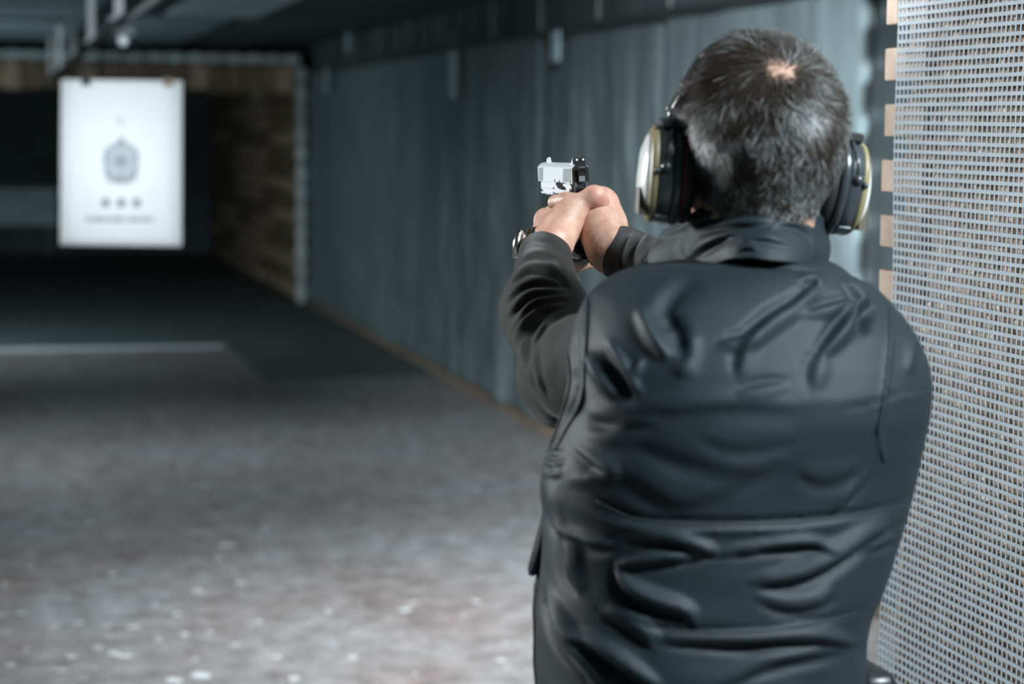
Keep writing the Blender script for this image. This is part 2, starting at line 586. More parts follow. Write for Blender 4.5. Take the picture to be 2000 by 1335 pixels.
bm = bmesh.new(); add_box(bm, (2.905, 3.7, 2.17), (2.945, 19.4, 2.205), 0.004)
rail = tag(bm_obj('curtain_rail', bm, M_rail), 'grey steel rail carrying the rubber sheets along the right wall', 'rail')
for k in range(14):
    bm = bmesh.new(); y = 4.3 + k * 1.1
    add_box(bm, (2.915, y - 0.02, 2.205), (2.935, y + 0.02, ZC if y > YH else ZH), 0.003)
    bm_obj('bracket', bm, M_rail, rail)
for (px, ya, yb, lb) in ((638, 132, 182, 'faded blue strap hanging near the toothed post'), (884, 100, 192, 'long faded blue strap hanging on the right wall above the dark seam'),
                         (680, 42, 100, 'short pale strap hanging between ceiling and sheet rail'), (1085, 60, 120, 'faded strap hanging on the sheets above the pistol')):
    a = on_plane(px, ya, 0, 2.885); b = on_plane(px, yb, 0, 2.885)
    zt, zb = min(a[2], ZC - 0.01), b[2]
    bm = bmesh.new(); add_box(bm, (2.88, a[1] - 0.07, zb), (2.89, a[1] + 0.07, zt), 0.002)
    tag(bm_obj('hanging_strap', bm, M_strap), lb, 'strap')

# far recess lined with timber
lintel = thing('timber_lintel', 'row of upright brown timber blocks over the far recess', 'lintel', (1.1, 19.5, 2.0))
x = -1.2
k = 0
while x < 2.82:
    w = 0.17 + rnd.uniform(-0.02, 0.02)
    bm = bmesh.new()
    add_box(bm, (x + 0.006, 19.42 - rnd.uniform(0, 0.03), 2.01 + rnd.uniform(-0.015, 0.02)), (min(x + w, 2.84) - 0.006, 19.68, 2.255), 0.006)
    bm_obj('timber_block', bm, M_wood2 if rnd.random() < 0.45 else M_wood, lintel)
    x += w; k += 1


def toothed_strip(name, label, a, b, wdir, width, pitch):
    """A folded steel strip whose long edges are cut into teeth."""
    a = Vector(a); b = Vector(b); wd = Vector(wdir); L = (b - a).length; d = (b - a) / L
    n = int(L / pitch)
    bm = bmesh.new()
    up, lo = [], []
    for i in range(n + 1):
        s = i * L / n
        for (f, e) in ((0.0, 0.0), (0.35, 0.0), (0.5, 0.28), (0.85, 0.28)):
            t = min(s + f * pitch, L)
            up.append(a + d * t + wd * width * (0.5 + e)); lo.append(a + d * t - wd * width * (0.5 + e))
            if t >= L: break
    poly = up + lo[::-1]
    nrm = d.cross(wd).normalized() * 0.02
    add_prism(bm, poly, nrm)
    return tag(bm_obj(name, bm, M_galv), label, 'edging')


toothed_strip('steel_edging', 'toothed grey steel strip along the top of the timber lintel', (-1.2, 19.40, 2.31), (2.86, 19.40, 2.31), (0, 0, 1), 0.055, 0.18)
toothed_strip('steel_edging', 'upright toothed grey steel strip at the corner of the recess', (2.875, 19.40, 0.0), (2.875, 19.40, 2.24), (1, 0, 0), 0.06, 0.18)
side = thing('timber_side_wall', 'stacked brown timbers lining the right side of the far recess', 'timber wall', (2.9, 23, 0))
z = 0.01
while z < 2.2:
    h = 0.145 + rnd.uniform(-0.015, 0.015)
    y = 19.46
    while y < 27.3:
        w = rnd.uniform(1.6, 3.2)
        bm = bmesh.new()
        dx = rnd.uniform(-0.02, 0.025)
        add_box(bm, (2.865 + dx, y + 0.01, z + 0.006), (2.99, min(y + w, 27.45) - 0.01, min(z + h, 2.28) - 0.006), 0.01)
        bm_obj('timber', bm, M_wood2 if rnd.random() < 0.3 else M_wood, side)
        y += w
    z += h
bm = bmesh.new()
a = on_plane(-60, 366, 1, 27.3); b = on_plane(113, 440, 1, 27.3)
add_box(bm, (a[0] - 1.5, 27.3, b[2]), (b[0], 27.36, a[2]), 0.01)
M_panel = mat('pale_blue_board', (0.62, 0.80, 0.84), 0.8, var=0.12, vscale=3)
rp = thing('low_screen', 'pale blue-grey board standing at the far wall left of the target', 'screen', (a[0], 27.33, 0))
bm_obj('board', bm, M_panel, rp)
for xx in (a[0] - 1.2, a[0] + 0.2, b[0] - 0.1):
    bm = bmesh.new(); add_box(bm, (xx - 0.03, 27.36, 0.012), (xx + 0.03, 27.42, a[2] - 0.02)); bm_obj('leg', bm, M_rail, rp)
bm = bmesh.new(); add_box(bm, (2.80 - 0.03, 20.3, 1.9), (2.80 + 0.06, 20.42, 2.0), 0.006)
bmp = on_plane(500, 176, 1, 20.0)
M_tanblock = mat('tan_block', (0.46, 0.38, 0.27), 0.8)
o = bm_obj('timber_offcut', bm, M_tanblock, lintel)
o.location = (bmp[0] - 2.815, -0.4, bmp[2] - 1.95)
o['label'] = 'small tan timber offcut'

# ------------------------------------------------------------------ target rail, hangers and target
XT = 0.553
bm = bmesh.new()
add_box(bm, (XT - 0.022, 7.0, 2.085), (XT + 0.022, 19.3, 2.10), 0.002)
add_box(bm, (XT - 0.005, 7.0, 2.10), (XT + 0.005, 19.3, 2.125))
trail = thing('target_rail', 'long grey steel target rail running under the ceiling', 'rail', (XT, 11, 2.1))
bm_obj('track', bm, M_rail, trail)
for y in (7.15, 9.05, 11.5, 13.9, 16.4, 18.8):
    bm = bmesh.new()
    add_box(bm, (XT - 0.02, y - 0.02, 2.125), (XT + 0.02, y + 0.02, ZC if y > YH else ZH), 0.004)
    add_box(bm, (XT - 0.045, y - 0.03, 2.112), (XT + 0.045, y + 0.03, 2.124), 0.003)
    o = bm_obj('hanger_rod', bm, M_white, trail); o['label'] = 'white hanger from the ceiling'
YT = 8.77
carr = thing('target_carriage', 'small steel carriage on the rail from which the target hangs', 'carriage', (XT, YT, 2.0))
bm = bmesh.new(); add_box(bm, (XT - 0.05, YT - 0.06, 2.03), (XT + 0.05, YT + 0.06, 2.082), 0.006); bm_obj('trolley', bm, M_rail, carr)
bm = bmesh.new()
bmesh.ops.create_uvsphere(bm, u_segments=16, v_segments=10, radius=0.024, matrix=Matrix.Translation((XT - 0.005, YT - 0.07, 2.012)))
o = bm_obj('wheel_cap', bm, mat('white_knob', (0.85, 0.9, 0.93), 0.25), carr, True); o['label'] = 'round white cap'
ct = [on_plane(px, 152, 1, YT) for px in (168, 328)]
bm = bmesh.new()
add_tube(bm, [(ct[0][0], YT, 1.880), (XT, YT, 2.03)], 0.002, 6); add_tube(bm, [(ct[1][0], YT, 1.880), (XT, YT, 2.03)], 0.002, 6)
bm_obj('yoke', bm, M_blacksteel, carr, True)
for i, c in enumerate(ct):
    bm = bmesh.new()
    add_prism(bm, [(c[0] - 0.02, YT - 0.012, 1.828), (c[0] + 0.02, YT - 0.012, 1.828), (c[0] + 0.014, YT - 0.004, 1.862), (c[0] - 0.014, YT - 0.004, 1.862)], (0, 0.002, 0))
    add_prism(bm, [(c[0] - 0.02, YT + 0.012, 1.828), (c[0] + 0.02, YT + 0.012, 1.828), (c[0] + 0.014, YT + 0.004, 1.862), (c[0] - 0.014, YT + 0.004, 1.862)], (0, -0.002, 0))
    add_tube(bm, [(c[0], YT, 1.858), (c[0] - 0.012, YT, 1.872), (c[0], YT, 1.886), (c[0] + 0.012, YT, 1.872), (c[0], YT, 1.858)], 0.002, 6)
    o = bm_obj('clip', bm, M_blacksteel if i == 0 else mat('bronze_clip', (0.2, 0.15, 0.11), 0.4, 0.7), carr)


def ong(px, py, off=0.0):
    return on_plane(px, py, 1, YT - off)


def target_xy(px, py, off):
    p = ong(px, py, off)
    bend = 0.006 * math.sin((p[2] - 1.16) / 0.69 * math.pi)
    p = p.copy(); p[1] += bend
    return p


M_paper = mat('white_target_paper', (0.86, 0.89, 0.90), 0.75)
n, mrow = 7, 18
A, B, Cc, D = (119, 155), (356, 158), (355, 481), (117, 478)
V = []
for side_off in (0.0, -0.0008):
    for j in range(mrow):
        t = j / (mrow - 1)
        for i in range(n):
            s = i / (n - 1)
            px = (1 - t) * ((1 - s) * A[0] + s * B[0]) + t * ((1 - s) * D[0] + s * Cc[0])
            py = (1 - t) * ((1 - s) * A[1] + s * B[1]) + t * ((1 - s) * D[1] + s * Cc[1])
            V.append(target_xy(px, py, side_off))
N0 = n * mrow
faces = []
for j in range(mrow - 1):
    for i in range(n - 1):
        a = j * n + i
        faces.append((a, a + n, a + n + 1, a + 1)); faces.append((N0 + a, N0 + a + 1, N0 + a + n + 1, N0 + a + n))
for ring in ([j * n for j in range(mrow)], [j * n + n - 1 for j in range(mrow)], list(range(n)), list(range(N0 - n, N0))):
    for a, b in zip(ring, ring[1:]): faces.append((a, b, b + N0, a + N0))
tgt = thing('paper_target', 'white paper target with grey figure hung from two clips', 'target', (XT, YT, 1.16))
bm = bmesh.new(); vs = [bm.verts.new(v) for v in V]
for f in faces: bm.faces.new([vs[i] for i in f])
bm_obj('sheet', bm, M_paper, tgt, True)


def flat(name, pts, off, m):
    bm = bmesh.new()
    vs = [bm.verts.new(target_xy(px, py, off)) for px, py in pts]
    bm.faces.new(vs)
    bmesh.ops.solidify(bm, geom=bm.faces[:], thickness=0.0002)
    return bm_obj(name, bm, m, tgt)


def figure(s):
    pts = [(236.5, 268), (243, 277), (258, 285), (266, 291), (270, 304), (269, 325), (266, 345), (258, 354), (236, 357), (215, 354), (208, 345), (204, 325), (203, 304), (207, 291), (216, 285), (230, 277)]
    return [(236.5 + (x - 236.5) * s, 316 + (y - 316) * s) for x, y in pts]


def disc(cx, cy, r, n=20): return [(cx + r * math.cos(2 * math.pi * k / n), cy + r * math.sin(2 * math.pi * k / n)) for k in range(n)]


G = [mat('print_grey_%s' % s, c, 0.8) for s, c in (('dark', (0.27, 0.31, 0.34)), ('mid', (0.42, 0.47, 0.50)), ('light', (0.52, 0.57, 0.61)), ('pale', (0.70, 0.74, 0.77)))]
flat('printed_figure', figure(1.04), 0.0004, G[1])
flat('printed_ring', figure(0.80), 0.0008, G[2])
flat('printed_ring', disc(236.5, 315, 15), 0.0012, G[1])
flat('printed_ring', disc(236.5, 315, 6), 0.0016, G[0])
for x in (206, 237, 267): flat('printed_spot', disc(x, 396, 8.5), 0.0004, G[0])
flat('printed_mark', disc(236, 236, 6), 0.0004, G[3])
x = 168
while x < 300:
    w = rnd.choice((7, 11, 14, 18)); flat('printed_dash', [(x, 424), (min(x + w, 302), 424), (min(x + w, 302), 432), (x, 432)], 0.0004, G[2]); x += w + 4

# ------------------------------------------------------------------ wire mesh divider beside the man
div = thing('booth_divider', 'booth divider of grey square wire mesh over brown granular filling', 'divider', (1.42, 2.0, 0))
XM = 1.32


def fill_mat():
    N = NT('brown_wood_granules')
    tc = N.n('ShaderNodeTexCoord')
    vo = N.n('ShaderNodeTexVoronoi', i_Scale=75.0)
    N.l(tc.outputs['Object'], vo.inputs['Vector'])
    sp = N.n('ShaderNodeSeparateColor'); N.l(vo.outputs['Color'], sp.inputs[0])
    cr = N.n('ShaderNodeValToRGB')
    e = cr.color_ramp.elements
    e[0].position, e[0].color = 0.05, (0.20, 0.130, 0.085, 1)
    e[1].position, e[1].color = 0.9, (0.60, 0.45, 0.345, 1)
    x = cr.color_ramp.elements.new(0.5); x.color = (0.38, 0.27, 0.195, 1)
    x = cr.color_ramp.elements.new(0.985); x.color = (0.80, 0.70, 0.58, 1)
    N.l(sp.outputs[0], cr.inputs['Fac']); N.l(cr.outputs['Color'], N.b.inputs['Base Color'])
    N.b.inputs['Roughness'].default_value = 0.85
    nz = N.n('ShaderNodeTexNoise', i_Scale=160.0, i_Detail=3.0); N.l(tc.outputs['Object'], nz.inputs['Vector'])
    bp = N.n('ShaderNodeBump', i_Strength=0.6, i_Distance=0.004)
    N.l(nz.outputs['Fac'], bp.inputs['Height']); N.l(bp.outputs['Normal'], N.b.inputs['Normal'])
    return N.m


bm = bmesh.new(); add_box(bm, (1.352, 1.70, 0.0), (1.44, 2.852, 3.40)); bm_obj('core_panel', bm, mat('dark_brown_core', (0.06, 0.042, 0.03), 0.9), div)
ny, nz = 155, 440
Y = np.linspace(1.71, 2.85, ny); Z = np.linspace(0.02, 3.38, nz)
yy, zz = np.meshgrid(Y, Z, indexing='ij')
pp = np.stack([yy.ravel(), zz.ravel(), np.zeros(yy.size)], 1)
h = 0.004 * vnoise(pp, 95, 5) + 0.0035 * vnoise(pp, 40, 6) + 0.003 * vnoise(pp, 12, 7)
i = np.arange(ny * nz).reshape(ny, nz)
Q = np.stack([i[:-1, :-1].ravel(), i[:-1, 1:].ravel(), i[1:, 1:].ravel(), i[1:, :-1].ravel()], 1)
o = link_mesh('granular_filling', np.stack([1.3425 - h, yy.ravel(), zz.ravel()], 1), Q, fill_mat(), div, True)
o['kind'] = 'stuff'; o['label'] = 'brown crumbly granules behind the mesh'
M_mesh = mat('grey_coated_mesh', (0.34, 0.39, 0.43), 0.55, 0.0, var=0.08, vscale=30)


def sheetx(y, z):            # the mesh bellies out a little
    return XM + 0.0022 * math.sin(5.1 * z + 1.0) * math.sin(7.0 * y) + 0.0015 * math.sin(17 * z + 3 * y)


bm = bmesh.new()
PITCH_M = 0.0133
nrow = int(3.36 / PITCH_M); ncol = int(1.14 / PITCH_M)
for r in range(nrow):
    z = 0.02 + r * PITCH_M
    w, t = 0.0026, 0.0012
    pts = [(1.702 + (2.853 - 1.702) * k / 16) for k in range(17)]
    rings = []
    for y in pts:
        x = sheetx(y, z); zz_ = z + 0.0012 * math.sin(3 * y + r * 0.7) + 0.003 * math.sin(2.2 * y)
        rings.append([(x - t, y, zz_ - w), (x - t, y, zz_ + w), (x + t, y, zz_ + w), (x + t, y, zz_ - w)])
    add_loft(bm, rings)
for c in range(ncol):
    y = 2.851 - c * PITCH_M
    w, t = 0.0022, 0.0006
    rings = []
    for k in range(31):
        z = 0.02 + (3.36) * k / 30
        x = sheetx(y, z) + 0.0002
        yv = y + 0.0008 * math.sin(4 * z + c)
        rings.append([(x - t, yv - w, z), (x - t, yv + w, z), (x + t, yv + w, z), (x + t, yv - w, z)])
    add_loft(bm, rings)
o = bm_obj('wire_mesh', bm, M_mesh, div); o['kind'] = 'stuff'; o['label'] = 'grey coated square wire mesh'
M_batten = mat('tan_batten_wood', (0.44, 0.34, 0.27), 0.8, var=0.2, vscale=14)
zc0 = on_plane(1740, 235, 0, 1.345)[2]
zc1 = on_plane(1733, 449, 0, 1.345)[2]
pit = (zc0 - zc1) / 2
kk = int(zc0 / pit)
for k in range(-kk + 1, 24):
    zc = zc0 + k * pit
    if zc > 3.36 or zc < 1.12: continue
    bm = bmesh.new(); add_box(bm, (1.330, 2.775, zc - pit * 0.29), (1.354, 2.918 + rnd.uniform(-0.004, 0.004), zc + pit * 0.29), 0.002)
    bm_obj('batten', bm, M_batten, div)
bm = bmesh.new()
add_box(bm, (1.400, 2.80, 0.0), (1.46, 2.885, 3.42), 0.003)
bm_obj('end_post', bm, mat('dark_post', (0.02, 0.022, 0.022), 0.7), div)

# ------------------------------------------------------------------ pale chips littered on the floor
M_chip = mat('pale_paper_chip', (0.50, 0.54, 0.55), 0.7)
seen = [(440, 1065, 3), (425, 1092, 1.6), (125, 952, 1.4), (792, 1192, 2.2), (808, 1178, 1.5), (105, 1224, 1.6), (155, 1216, 1.4), (140, 1284, 1.8), (222, 1276, 2), (245, 1282, 2.4), (262, 1225, 1.6),
        (385, 1155, 1.8), (520, 1030, 1.8), (510, 1085, 1.6), (302, 1182, 1.3), (345, 1200, 1.4), (540, 1285, 1.5), (390, 1320, 3), (340, 1330, 2.5), (575, 1325, 2), (470, 1140, 1.7), (220, 1122, 1.3),
        (8, 1140, 1.5), (40, 1198, 1.4), (60, 1105, 1.5), (270, 980, 1.3), (640, 1195, 1.4), (690, 1285, 1.4), (930, 1175, 1.3), (978, 1290, 1.3), (190, 1265, 1.5), (20, 1300, 1.5), (120, 1310, 1.6), (460, 1260, 1.2), (505, 1215, 1.3),
        (120, 988, 1.2), (175, 1020, 1.2), (720, 860, 1.0), (752, 833, 1.0), (930, 955, 1.1), (310, 1250, 1.3), (360, 1240, 1.5), (410, 1235, 1.2)]
for (px, py, s) in seen:
    c = on_plane(px, py, 2, 0.0)
    r = 0.011 * s
    ang = rnd.uniform(0, 6.28)
    poly = []
    nn = rnd.randint(5, 7)
    for k in range(nn):
        a = 2 * math.pi * k / nn
        rr = r * rnd.uniform(0.7, 1.2)
        x_, y_ = rr * math.cos(a) * 1.25, rr * math.sin(a) * 0.9
        poly.append((c[0] + x_ * math.cos(ang) - y_ * math.sin(ang), c[1] + x_ * math.sin(ang) + y_ * math.cos(ang), 0.0005))
    bm = bmesh.new(); add_prism(bm, poly, (0, 0, 0.003))
    big = {(440, 1065): 'largest pale chip on the floor, left of the man\'s waist', (792, 1192): 'pale chip on the floor nearest to the man\'s left hip', (125, 952): 'lone round pale chip far back on the left of the floor'}
    tag(bm_obj('paper_chip', bm, M_chip), big.get((px, py)) or 'small pale chip lying on the worn concrete floor', 'chip', 'pale chips littered on the floor')

# ================================================================== THE MAN
from mathutils.bvhtree import BVHTree

man = thing('person', 'man seen from behind in a black vest, arms raised, aiming a pistol', 'person', (0.73, 1.92, 0.0))


def cloth_mat(name, c1, c2, rough, sheen, wv, wstr, spec=0.5):
    N = NT(name)
    tc = N.n('ShaderNodeTexCoord')
    nz = N.n('ShaderNodeTexNoise', i_Scale=9.0, i_Detail=4.0); N.l(tc.outputs['Object'], nz.inputs['Vector'])
    cr = N.n('ShaderNodeValToRGB')
    cr.color_ramp.elements[0].position = 0.3; cr.color_ramp.elements[0].color = (*c1, 1)
    cr.color_ramp.elements[1].position = 0.7; cr.color_ramp.elements[1].color = (*c2, 1)
    N.l(nz.outputs['Fac'], cr.inputs['Fac']); N.l(cr.outputs['Color'], N.b.inputs['Base Color'])
    N.b.inputs['Roughness'].default_value = rough
    N.b.inputs['Sheen Weight'].default_value = sheen
    N.b.inputs['Sheen Roughness'].default_value = 0.4
    N.b.inputs['Specular IOR Level'].default_value = spec
    w = N.n('ShaderNodeTexNoise', i_Scale=wv, i_Detail=2.0); N.l(tc.outputs['Object'], w.inputs['Vector'])
    n2 = N.n('ShaderNodeTexNoise', i_Scale=55.0, i_Detail=4.0); N.l(tc.outputs['Object'], n2.inputs['Vector'])
    ad = N.n('ShaderNodeMath', operation='ADD'); N.l(w.outputs['Fac'], ad.inputs[0]); N.l(n2.outputs['Fac'], ad.inputs[1])
    bp = N.n('ShaderNodeBump', i_Strength=wstr, i_Distance=0.0015)
    N.l(ad.outputs[0], bp.inputs['Height']); N.l(bp.outputs['Normal'], N.b.inputs['Normal'])
    return N.m


M_vest = cloth_mat('black_nylon_shell', (0.0098, 0.0168, 0.0210), (0.0130, 0.0212, 0.0262), 0.60, 0.0, 900, 0.14, 0.30)
M_shirt = cloth_mat('black_knit', (0.011, 0.0102, 0.0088), (0.0155, 0.014, 0.0118), 0.75, 0.2, 1400, 0.5, 0.3)
M_trouser = cloth_mat('dark_trouser_cloth', (0.014, 0.016, 0.018), (0.018, 0.02, 0.022), 0.8, 0.1, 700, 0.4)

rows = [(470, 1112, 1765), (560, 1112, 1768), (600, 1110, 1778), (650, 1107, 1800), (700, 1107, 1813), (750, 1109, 1819), (800, 1104, 1816), (850, 1086, 1806), (900, 1063, 1797),
        (950, 1058, 1785), (1000, 1063, 1772), (1050, 1062, 1756), (1100, 1060, 1741), (1150, 1054, 1724), (1200, 1049, 1703), (1250, 1047, 1690), (1335, 1047, 1688), (1500, 1050, 1692), (1800, 1050, 1692)]
tz, tx, ty, ta, tb = [], [], [], [], []
for (y, L, R) in rows:
    d = 2.05 - 0.02 * math.exp(-((y - 760) / 160) ** 2)
    c = P((L + R) / 2, y, d)
    th = math.atan2(c[0], c[1])
    w = (R - L) / 2 * d / F
    b = float(np.interp(y, [470, 600, 750, 950, 1335, 1800], [0.105, 0.120, 0.132, 0.132, 0.130, 0.13]))
    a = math.sqrt(w * w - (b * math.sin(th)) ** 2) / math.cos(th) * 0.985
    tz.append(c[2]); tx.append(c[0]); ty.append(c[1]); ta.append(a); tb.append(b)
tz, tx, ty, ta, tb = [np.array(v)[::-1] for v in (tz, tx, ty, ta, tb)]
roofp = [(1085, 650), (1100, 600), (1115, 572), (1140, 550), (1190, 536), (1250, 525), (1340, 520), (1400, 512), (1480, 500), (1560, 505), (1610, 520), (1640, 541), (1700, 553), (1745, 576), (1790, 618), (1812, 680), (1830, 740)]
rx = np.array([P(x, y, 2.06)[0] for x, y in roofp]); rz = np.array([P(x, y, 2.06)[2] for x, y in roofp])


def torso_fn(X, Y, Z, shrink=0.0):
    cx, cy = np.interp(Z, tz, tx), np.interp(Z, tz, ty)
    a, b = np.interp(Z, tz, ta) - shrink, np.interp(Z, tz, tb) - shrink
    n = 2.25
    u, v = np.abs(X - cx) / a, np.abs(Y - cy) / b
    rr = (u ** n + v ** n) ** (1 / n)
    d = (rr - 1) * np.minimum(a, b)
    zr = np.interp(X, rx, rz) + 0.006 - 0.9 * np.maximum(np.abs(Y - cy) - 0.02, 0) ** 2 - shrink
    return smax(d, (Z - zr) * 0.85, 0.055)


lo, hi = (0.44, 1.70, 0.86), (1.00, 2.16, 1.58)
fv = Field(lo, hi, 0.0038)
fv.put(torso_fn, lo, hi)
fv.f = np.maximum(fv.f, (0.885 - fv.ax[2])[None, None, :]).astype(np.float32)
pos, quads = fv.mesh()
pos = relax(pos, quads, 2)
nrm = normals_of(pos, quads)
qx, qy, _ = proj(pos)
view = CAM - pos; view /= np.linalg.norm(view, axis=1, keepdims=True)
facing = np.clip((np.sum(nrm * view, 1) - 0.02) / 0.3, 0, 1)

# folds: (line in photo points, half width, height, kind)   s = ridge above / valley below, v = valley, r = ridge
folds = [
    ([(1600, 552), (1559, 594), (1508, 628), (1461, 662), (1412, 672)], 17, 0.0101, 's'),
    ([(1668, 588), (1629, 601), (1568, 614)], 13, 0.0081, 's'),
    ([(1672, 596), (1645, 642), (1600, 694)], 15, 0.0115, 's'),
    ([(1700, 590), (1690, 618), (1681, 650)], 15, -0.0135, 'v'),
    ([(1645, 548), (1675, 570), (1702, 612)], 10, 0.0068, 's'),
    ([(1560, 545), (1590, 545), (1602, 560)], 9, 0.0054, 's'),
    ([(1480, 655), (1455, 690), (1445, 735)], 16, 0.0041, 's'),
    ([(1608, 690), (1596, 720), (1590, 760)], 18, 0.0041, 's'),
    ([(1735, 600), (1738, 655), (1731, 731), (1722, 801), (1714, 845), (1728, 905)], 5, 0.0038, 'r'),
    ([(1785, 640), (1778, 690), (1774, 730)], 10, 0.0041, 'r'),
    ([(1640, 800), (1699, 787), (1765, 764), (1818, 754)], 5, -0.0016, 'v'),
    ([(1318, 640), (1300, 600), (1330, 560), (1372, 541)], 26, -0.0081, 'v'),
    ([(1248, 600), (1270, 650), (1310, 705)], 14, 0.0085, 'r'),
    ([(1295, 615), (1322, 650), (1335, 690), (1322, 700)], 18, -0.0060, 'v'),
    ([(1345, 650), (1342, 690), (1332, 740)], 22, 0.0068, 'r'),
    ([(1150, 690), (1175, 735), (1203, 778)], 13, 0.0095, 'r'),
    ([(1178, 676), (1205, 728), (1231, 780)], 11, -0.0045, 'v'),
    ([(1190, 668), (1218, 712), (1250, 770)], 10, 0.0068, 'r'),
    ([(1255, 700), (1245, 722), (1240, 735)], 8, 0.0054, 'r'),
    ([(1540, 752), (1490, 760), (1440, 770)], 14, 0.0034, 's'),
    ([(1180, 792), (1300, 795), (1420, 785), (1560, 795)], 18, 0.002, 's'),
    ([(1370, 845), (1450, 860), (1560, 850)], 22, 0.0025, 's'),
    ([(1240, 850), (1340, 880), (1450, 905), (1540, 890)], 30, 0.003, 's'),
    ([(1160, 905), (1250, 930), (1330, 970), (1420, 940), (1500, 905)], 30, 0.004, 's'),
    ([(1120, 870), (1170, 905), (1190, 925), (1120, 930)], 14, 0.006, 's'),
    ([(1560, 915), (1610, 930), (1690, 905)], 20, 0.003, 's'),
    ([(1630, 1000), (1660, 960), (1700, 915)], 12, 0.005, 's'),
    ([(1120, 955), (1160, 966), (1227, 1003), (1294, 1016), (1420, 1019), (1546, 1015), (1655, 1004), (1731, 989), (1780, 972)], 7, -0.0045, 'v'),
    ([(1120, 985), (1200, 1024), (1300, 1034), (1430, 1036), (1560, 1032), (1660, 1022)], 8, 0.0035, 'r'),
    ([(1100, 1035), (1160, 1060), (1198, 1062)], 12, 0.006, 's'),
    ([(1230, 1050), (1310, 1052), (1365, 1066), (1398, 1078)], 13, 0.009, 's'),
    ([(1405, 1082), (1504, 1064), (1580, 1058), (1622, 1072)], 12, 0.008, 's'),
    ([(1208, 1106), (1290, 1090), (1400, 1078)], 12, 0.007, 's'),
    ([(1205, 1110), (1222, 1142), (1270, 1170), (1336, 1192), (1352, 1215)], 16, 0.010, 's'),
    ([(1476, 1136), (1530, 1128), (1580, 1112), (1640, 1078), (1690, 1045), (1740, 1020)], 19, 0.011, 's'),
    ([(1480, 1165), (1540, 1180), (1600, 1170), (1625, 1150)], 16, 0.005, 's'),
    ([(1200, 1200), (1262, 1218), (1357, 1229), (1483, 1227), (1588, 1212), (1690, 1190)], 6, -0.004, 'v'),
    ([(1070, 1160), (1090, 1205), (1112, 1250), (1140, 1290), (1175, 1340)], 16, 0.011, 's'),
    ([(1120, 1238), (1176, 1266), (1240, 1311), (1290, 1345)], 16, 0.009, 's'),
    ([(1180, 1190), (1250, 1225), (1275, 1262)], 18, 0.006, 's'),
    ([(1290, 1248), (1441, 1248), (1588, 1240), (1668, 1256)], 16, 0.009, 's'),
    ([(1410, 1335), (1500, 1290), (1590, 1270), (1660, 1262)], 18, 0.006, 's'),
    ([(1690, 1075), (1725, 1055), (1745, 1045)], 12, 0.005, 's'),
    ([(1085, 1010), (1110, 1070), (1118, 1120), (1140, 1160)], 16, 0.006, 's'),
    ([(1070, 940), (1082, 1000), (1100, 1050)], 12, 0.004, 's'),
    ([(1230, 830), (1180, 850), (1140, 845)], 20, 0.003, 's'),
    ([(1150, 800), (1200, 815), (1290, 822)], 18, 0.003, 's'),
    ([(1062, 878), (1080, 888), (1100, 884)], 6, 0.005, 's'), ([(1060, 900), (1082, 908), (1104, 902)], 6, 0.005, 's'), ([(1060, 922), (1080, 928), (1100, 922)], 6, 0.005, 's'),
    ([(1420, 512), (1500, 519), (1571, 526), (1606, 532)], 5, -0.003, 'v'),
    ([(1110, 570), (1106, 650), (1112, 745)], 6, 0.004, 'r'), ([(1128, 565), (1124, 650), (1126, 745)], 5, -0.005, 'v'), ([(1146, 560), (1144, 650), (1138, 745)], 6, 0.004, 'r'),
    ([(1112, 750), (1094, 812), (1074, 850)], 6, 0.004, 'r'), ([(1139, 752), (1134, 785), (1112, 818), (1085, 868)], 6, 0.004, 'r'), ([(1126, 750), (1116, 800), (1080, 858)], 6, -0.006, 'v'),
]


def apply_folds(px, py, fl, scale=1.0):
    out = np.zeros(len(px))
    for (line, w, amp, kind) in fl:
        w = w * 0.88
        L = smoothline(line)
        m = (px > L[:, 0].min() - 4 * w) & (px < L[:, 0].max() + 4 * w) & (py > L[:, 1].min() - 4 * w) & (py < L[:, 1].max() + 4 * w)
        if not m.any(): continue
        d, sd, t = seg_dist(px[m], py[m], L)
        tp = np.sin(np.pi * np.clip(t, 0.02, 0.98)) ** 0.7
        wv = w * (0.65 + 0.5 * np.sin(np.pi * t))
        if kind == 's':
            s = d * sd
            g = np.where(s < 0, np.exp(-(s / (1.7 * wv)) ** 2), 1.55 * np.exp(-(s / (0.75 * wv)) ** 2) - 0.55 * np.exp(-(s / (1.9 * wv)) ** 2))
            g = g - 0.25
            g = np.where(np.abs(s) > 2.2 * wv, 0, g * np.clip((2.2 * wv - np.abs(s)) / wv, 0, 1))
        else:
            g = np.exp(-(d / w) ** 2)
        out[m] += amp * g * tp * scale
    return out


disp = apply_folds(qx, qy, folds) * facing * np.interp(pos[:, 2], [1.22, 1.34], [1.35, 1.1])
low = np.clip((1.42 - pos[:, 2]) / 0.3, 0.25, 1)
p2 = pos * np.array([0.7, 0.7, 1.6])
disp += low * (0.0022 * vnoise(p2 + 0.03 * vnoise(pos, 9, 3)[:, None], 14, 21) + 0.0008 * vnoise(p2, 34, 22)) 
pos = pos + nrm * disp[:, None]
vest = link_mesh('vest', pos, quads, M_vest, man, True)
vest['label'] = 'black padded nylon vest'
tree = BVHTree.FromPolygons([tuple(p) for p in pos.tolist()], quads.tolist())


def hit(px, py, off=0.0, tr=None):
    dr = fwd + RT * ((px - 1000.0) / F) - UP * ((py - 667.5) / F)
    dr = dr / np.linalg.norm(dr)
    h = (tr or tree).ray_cast(Vector(CAM), Vector(dr))
    if h[0] is None: return None
    return np.array(h[0]) + np.array(h[1]) * off


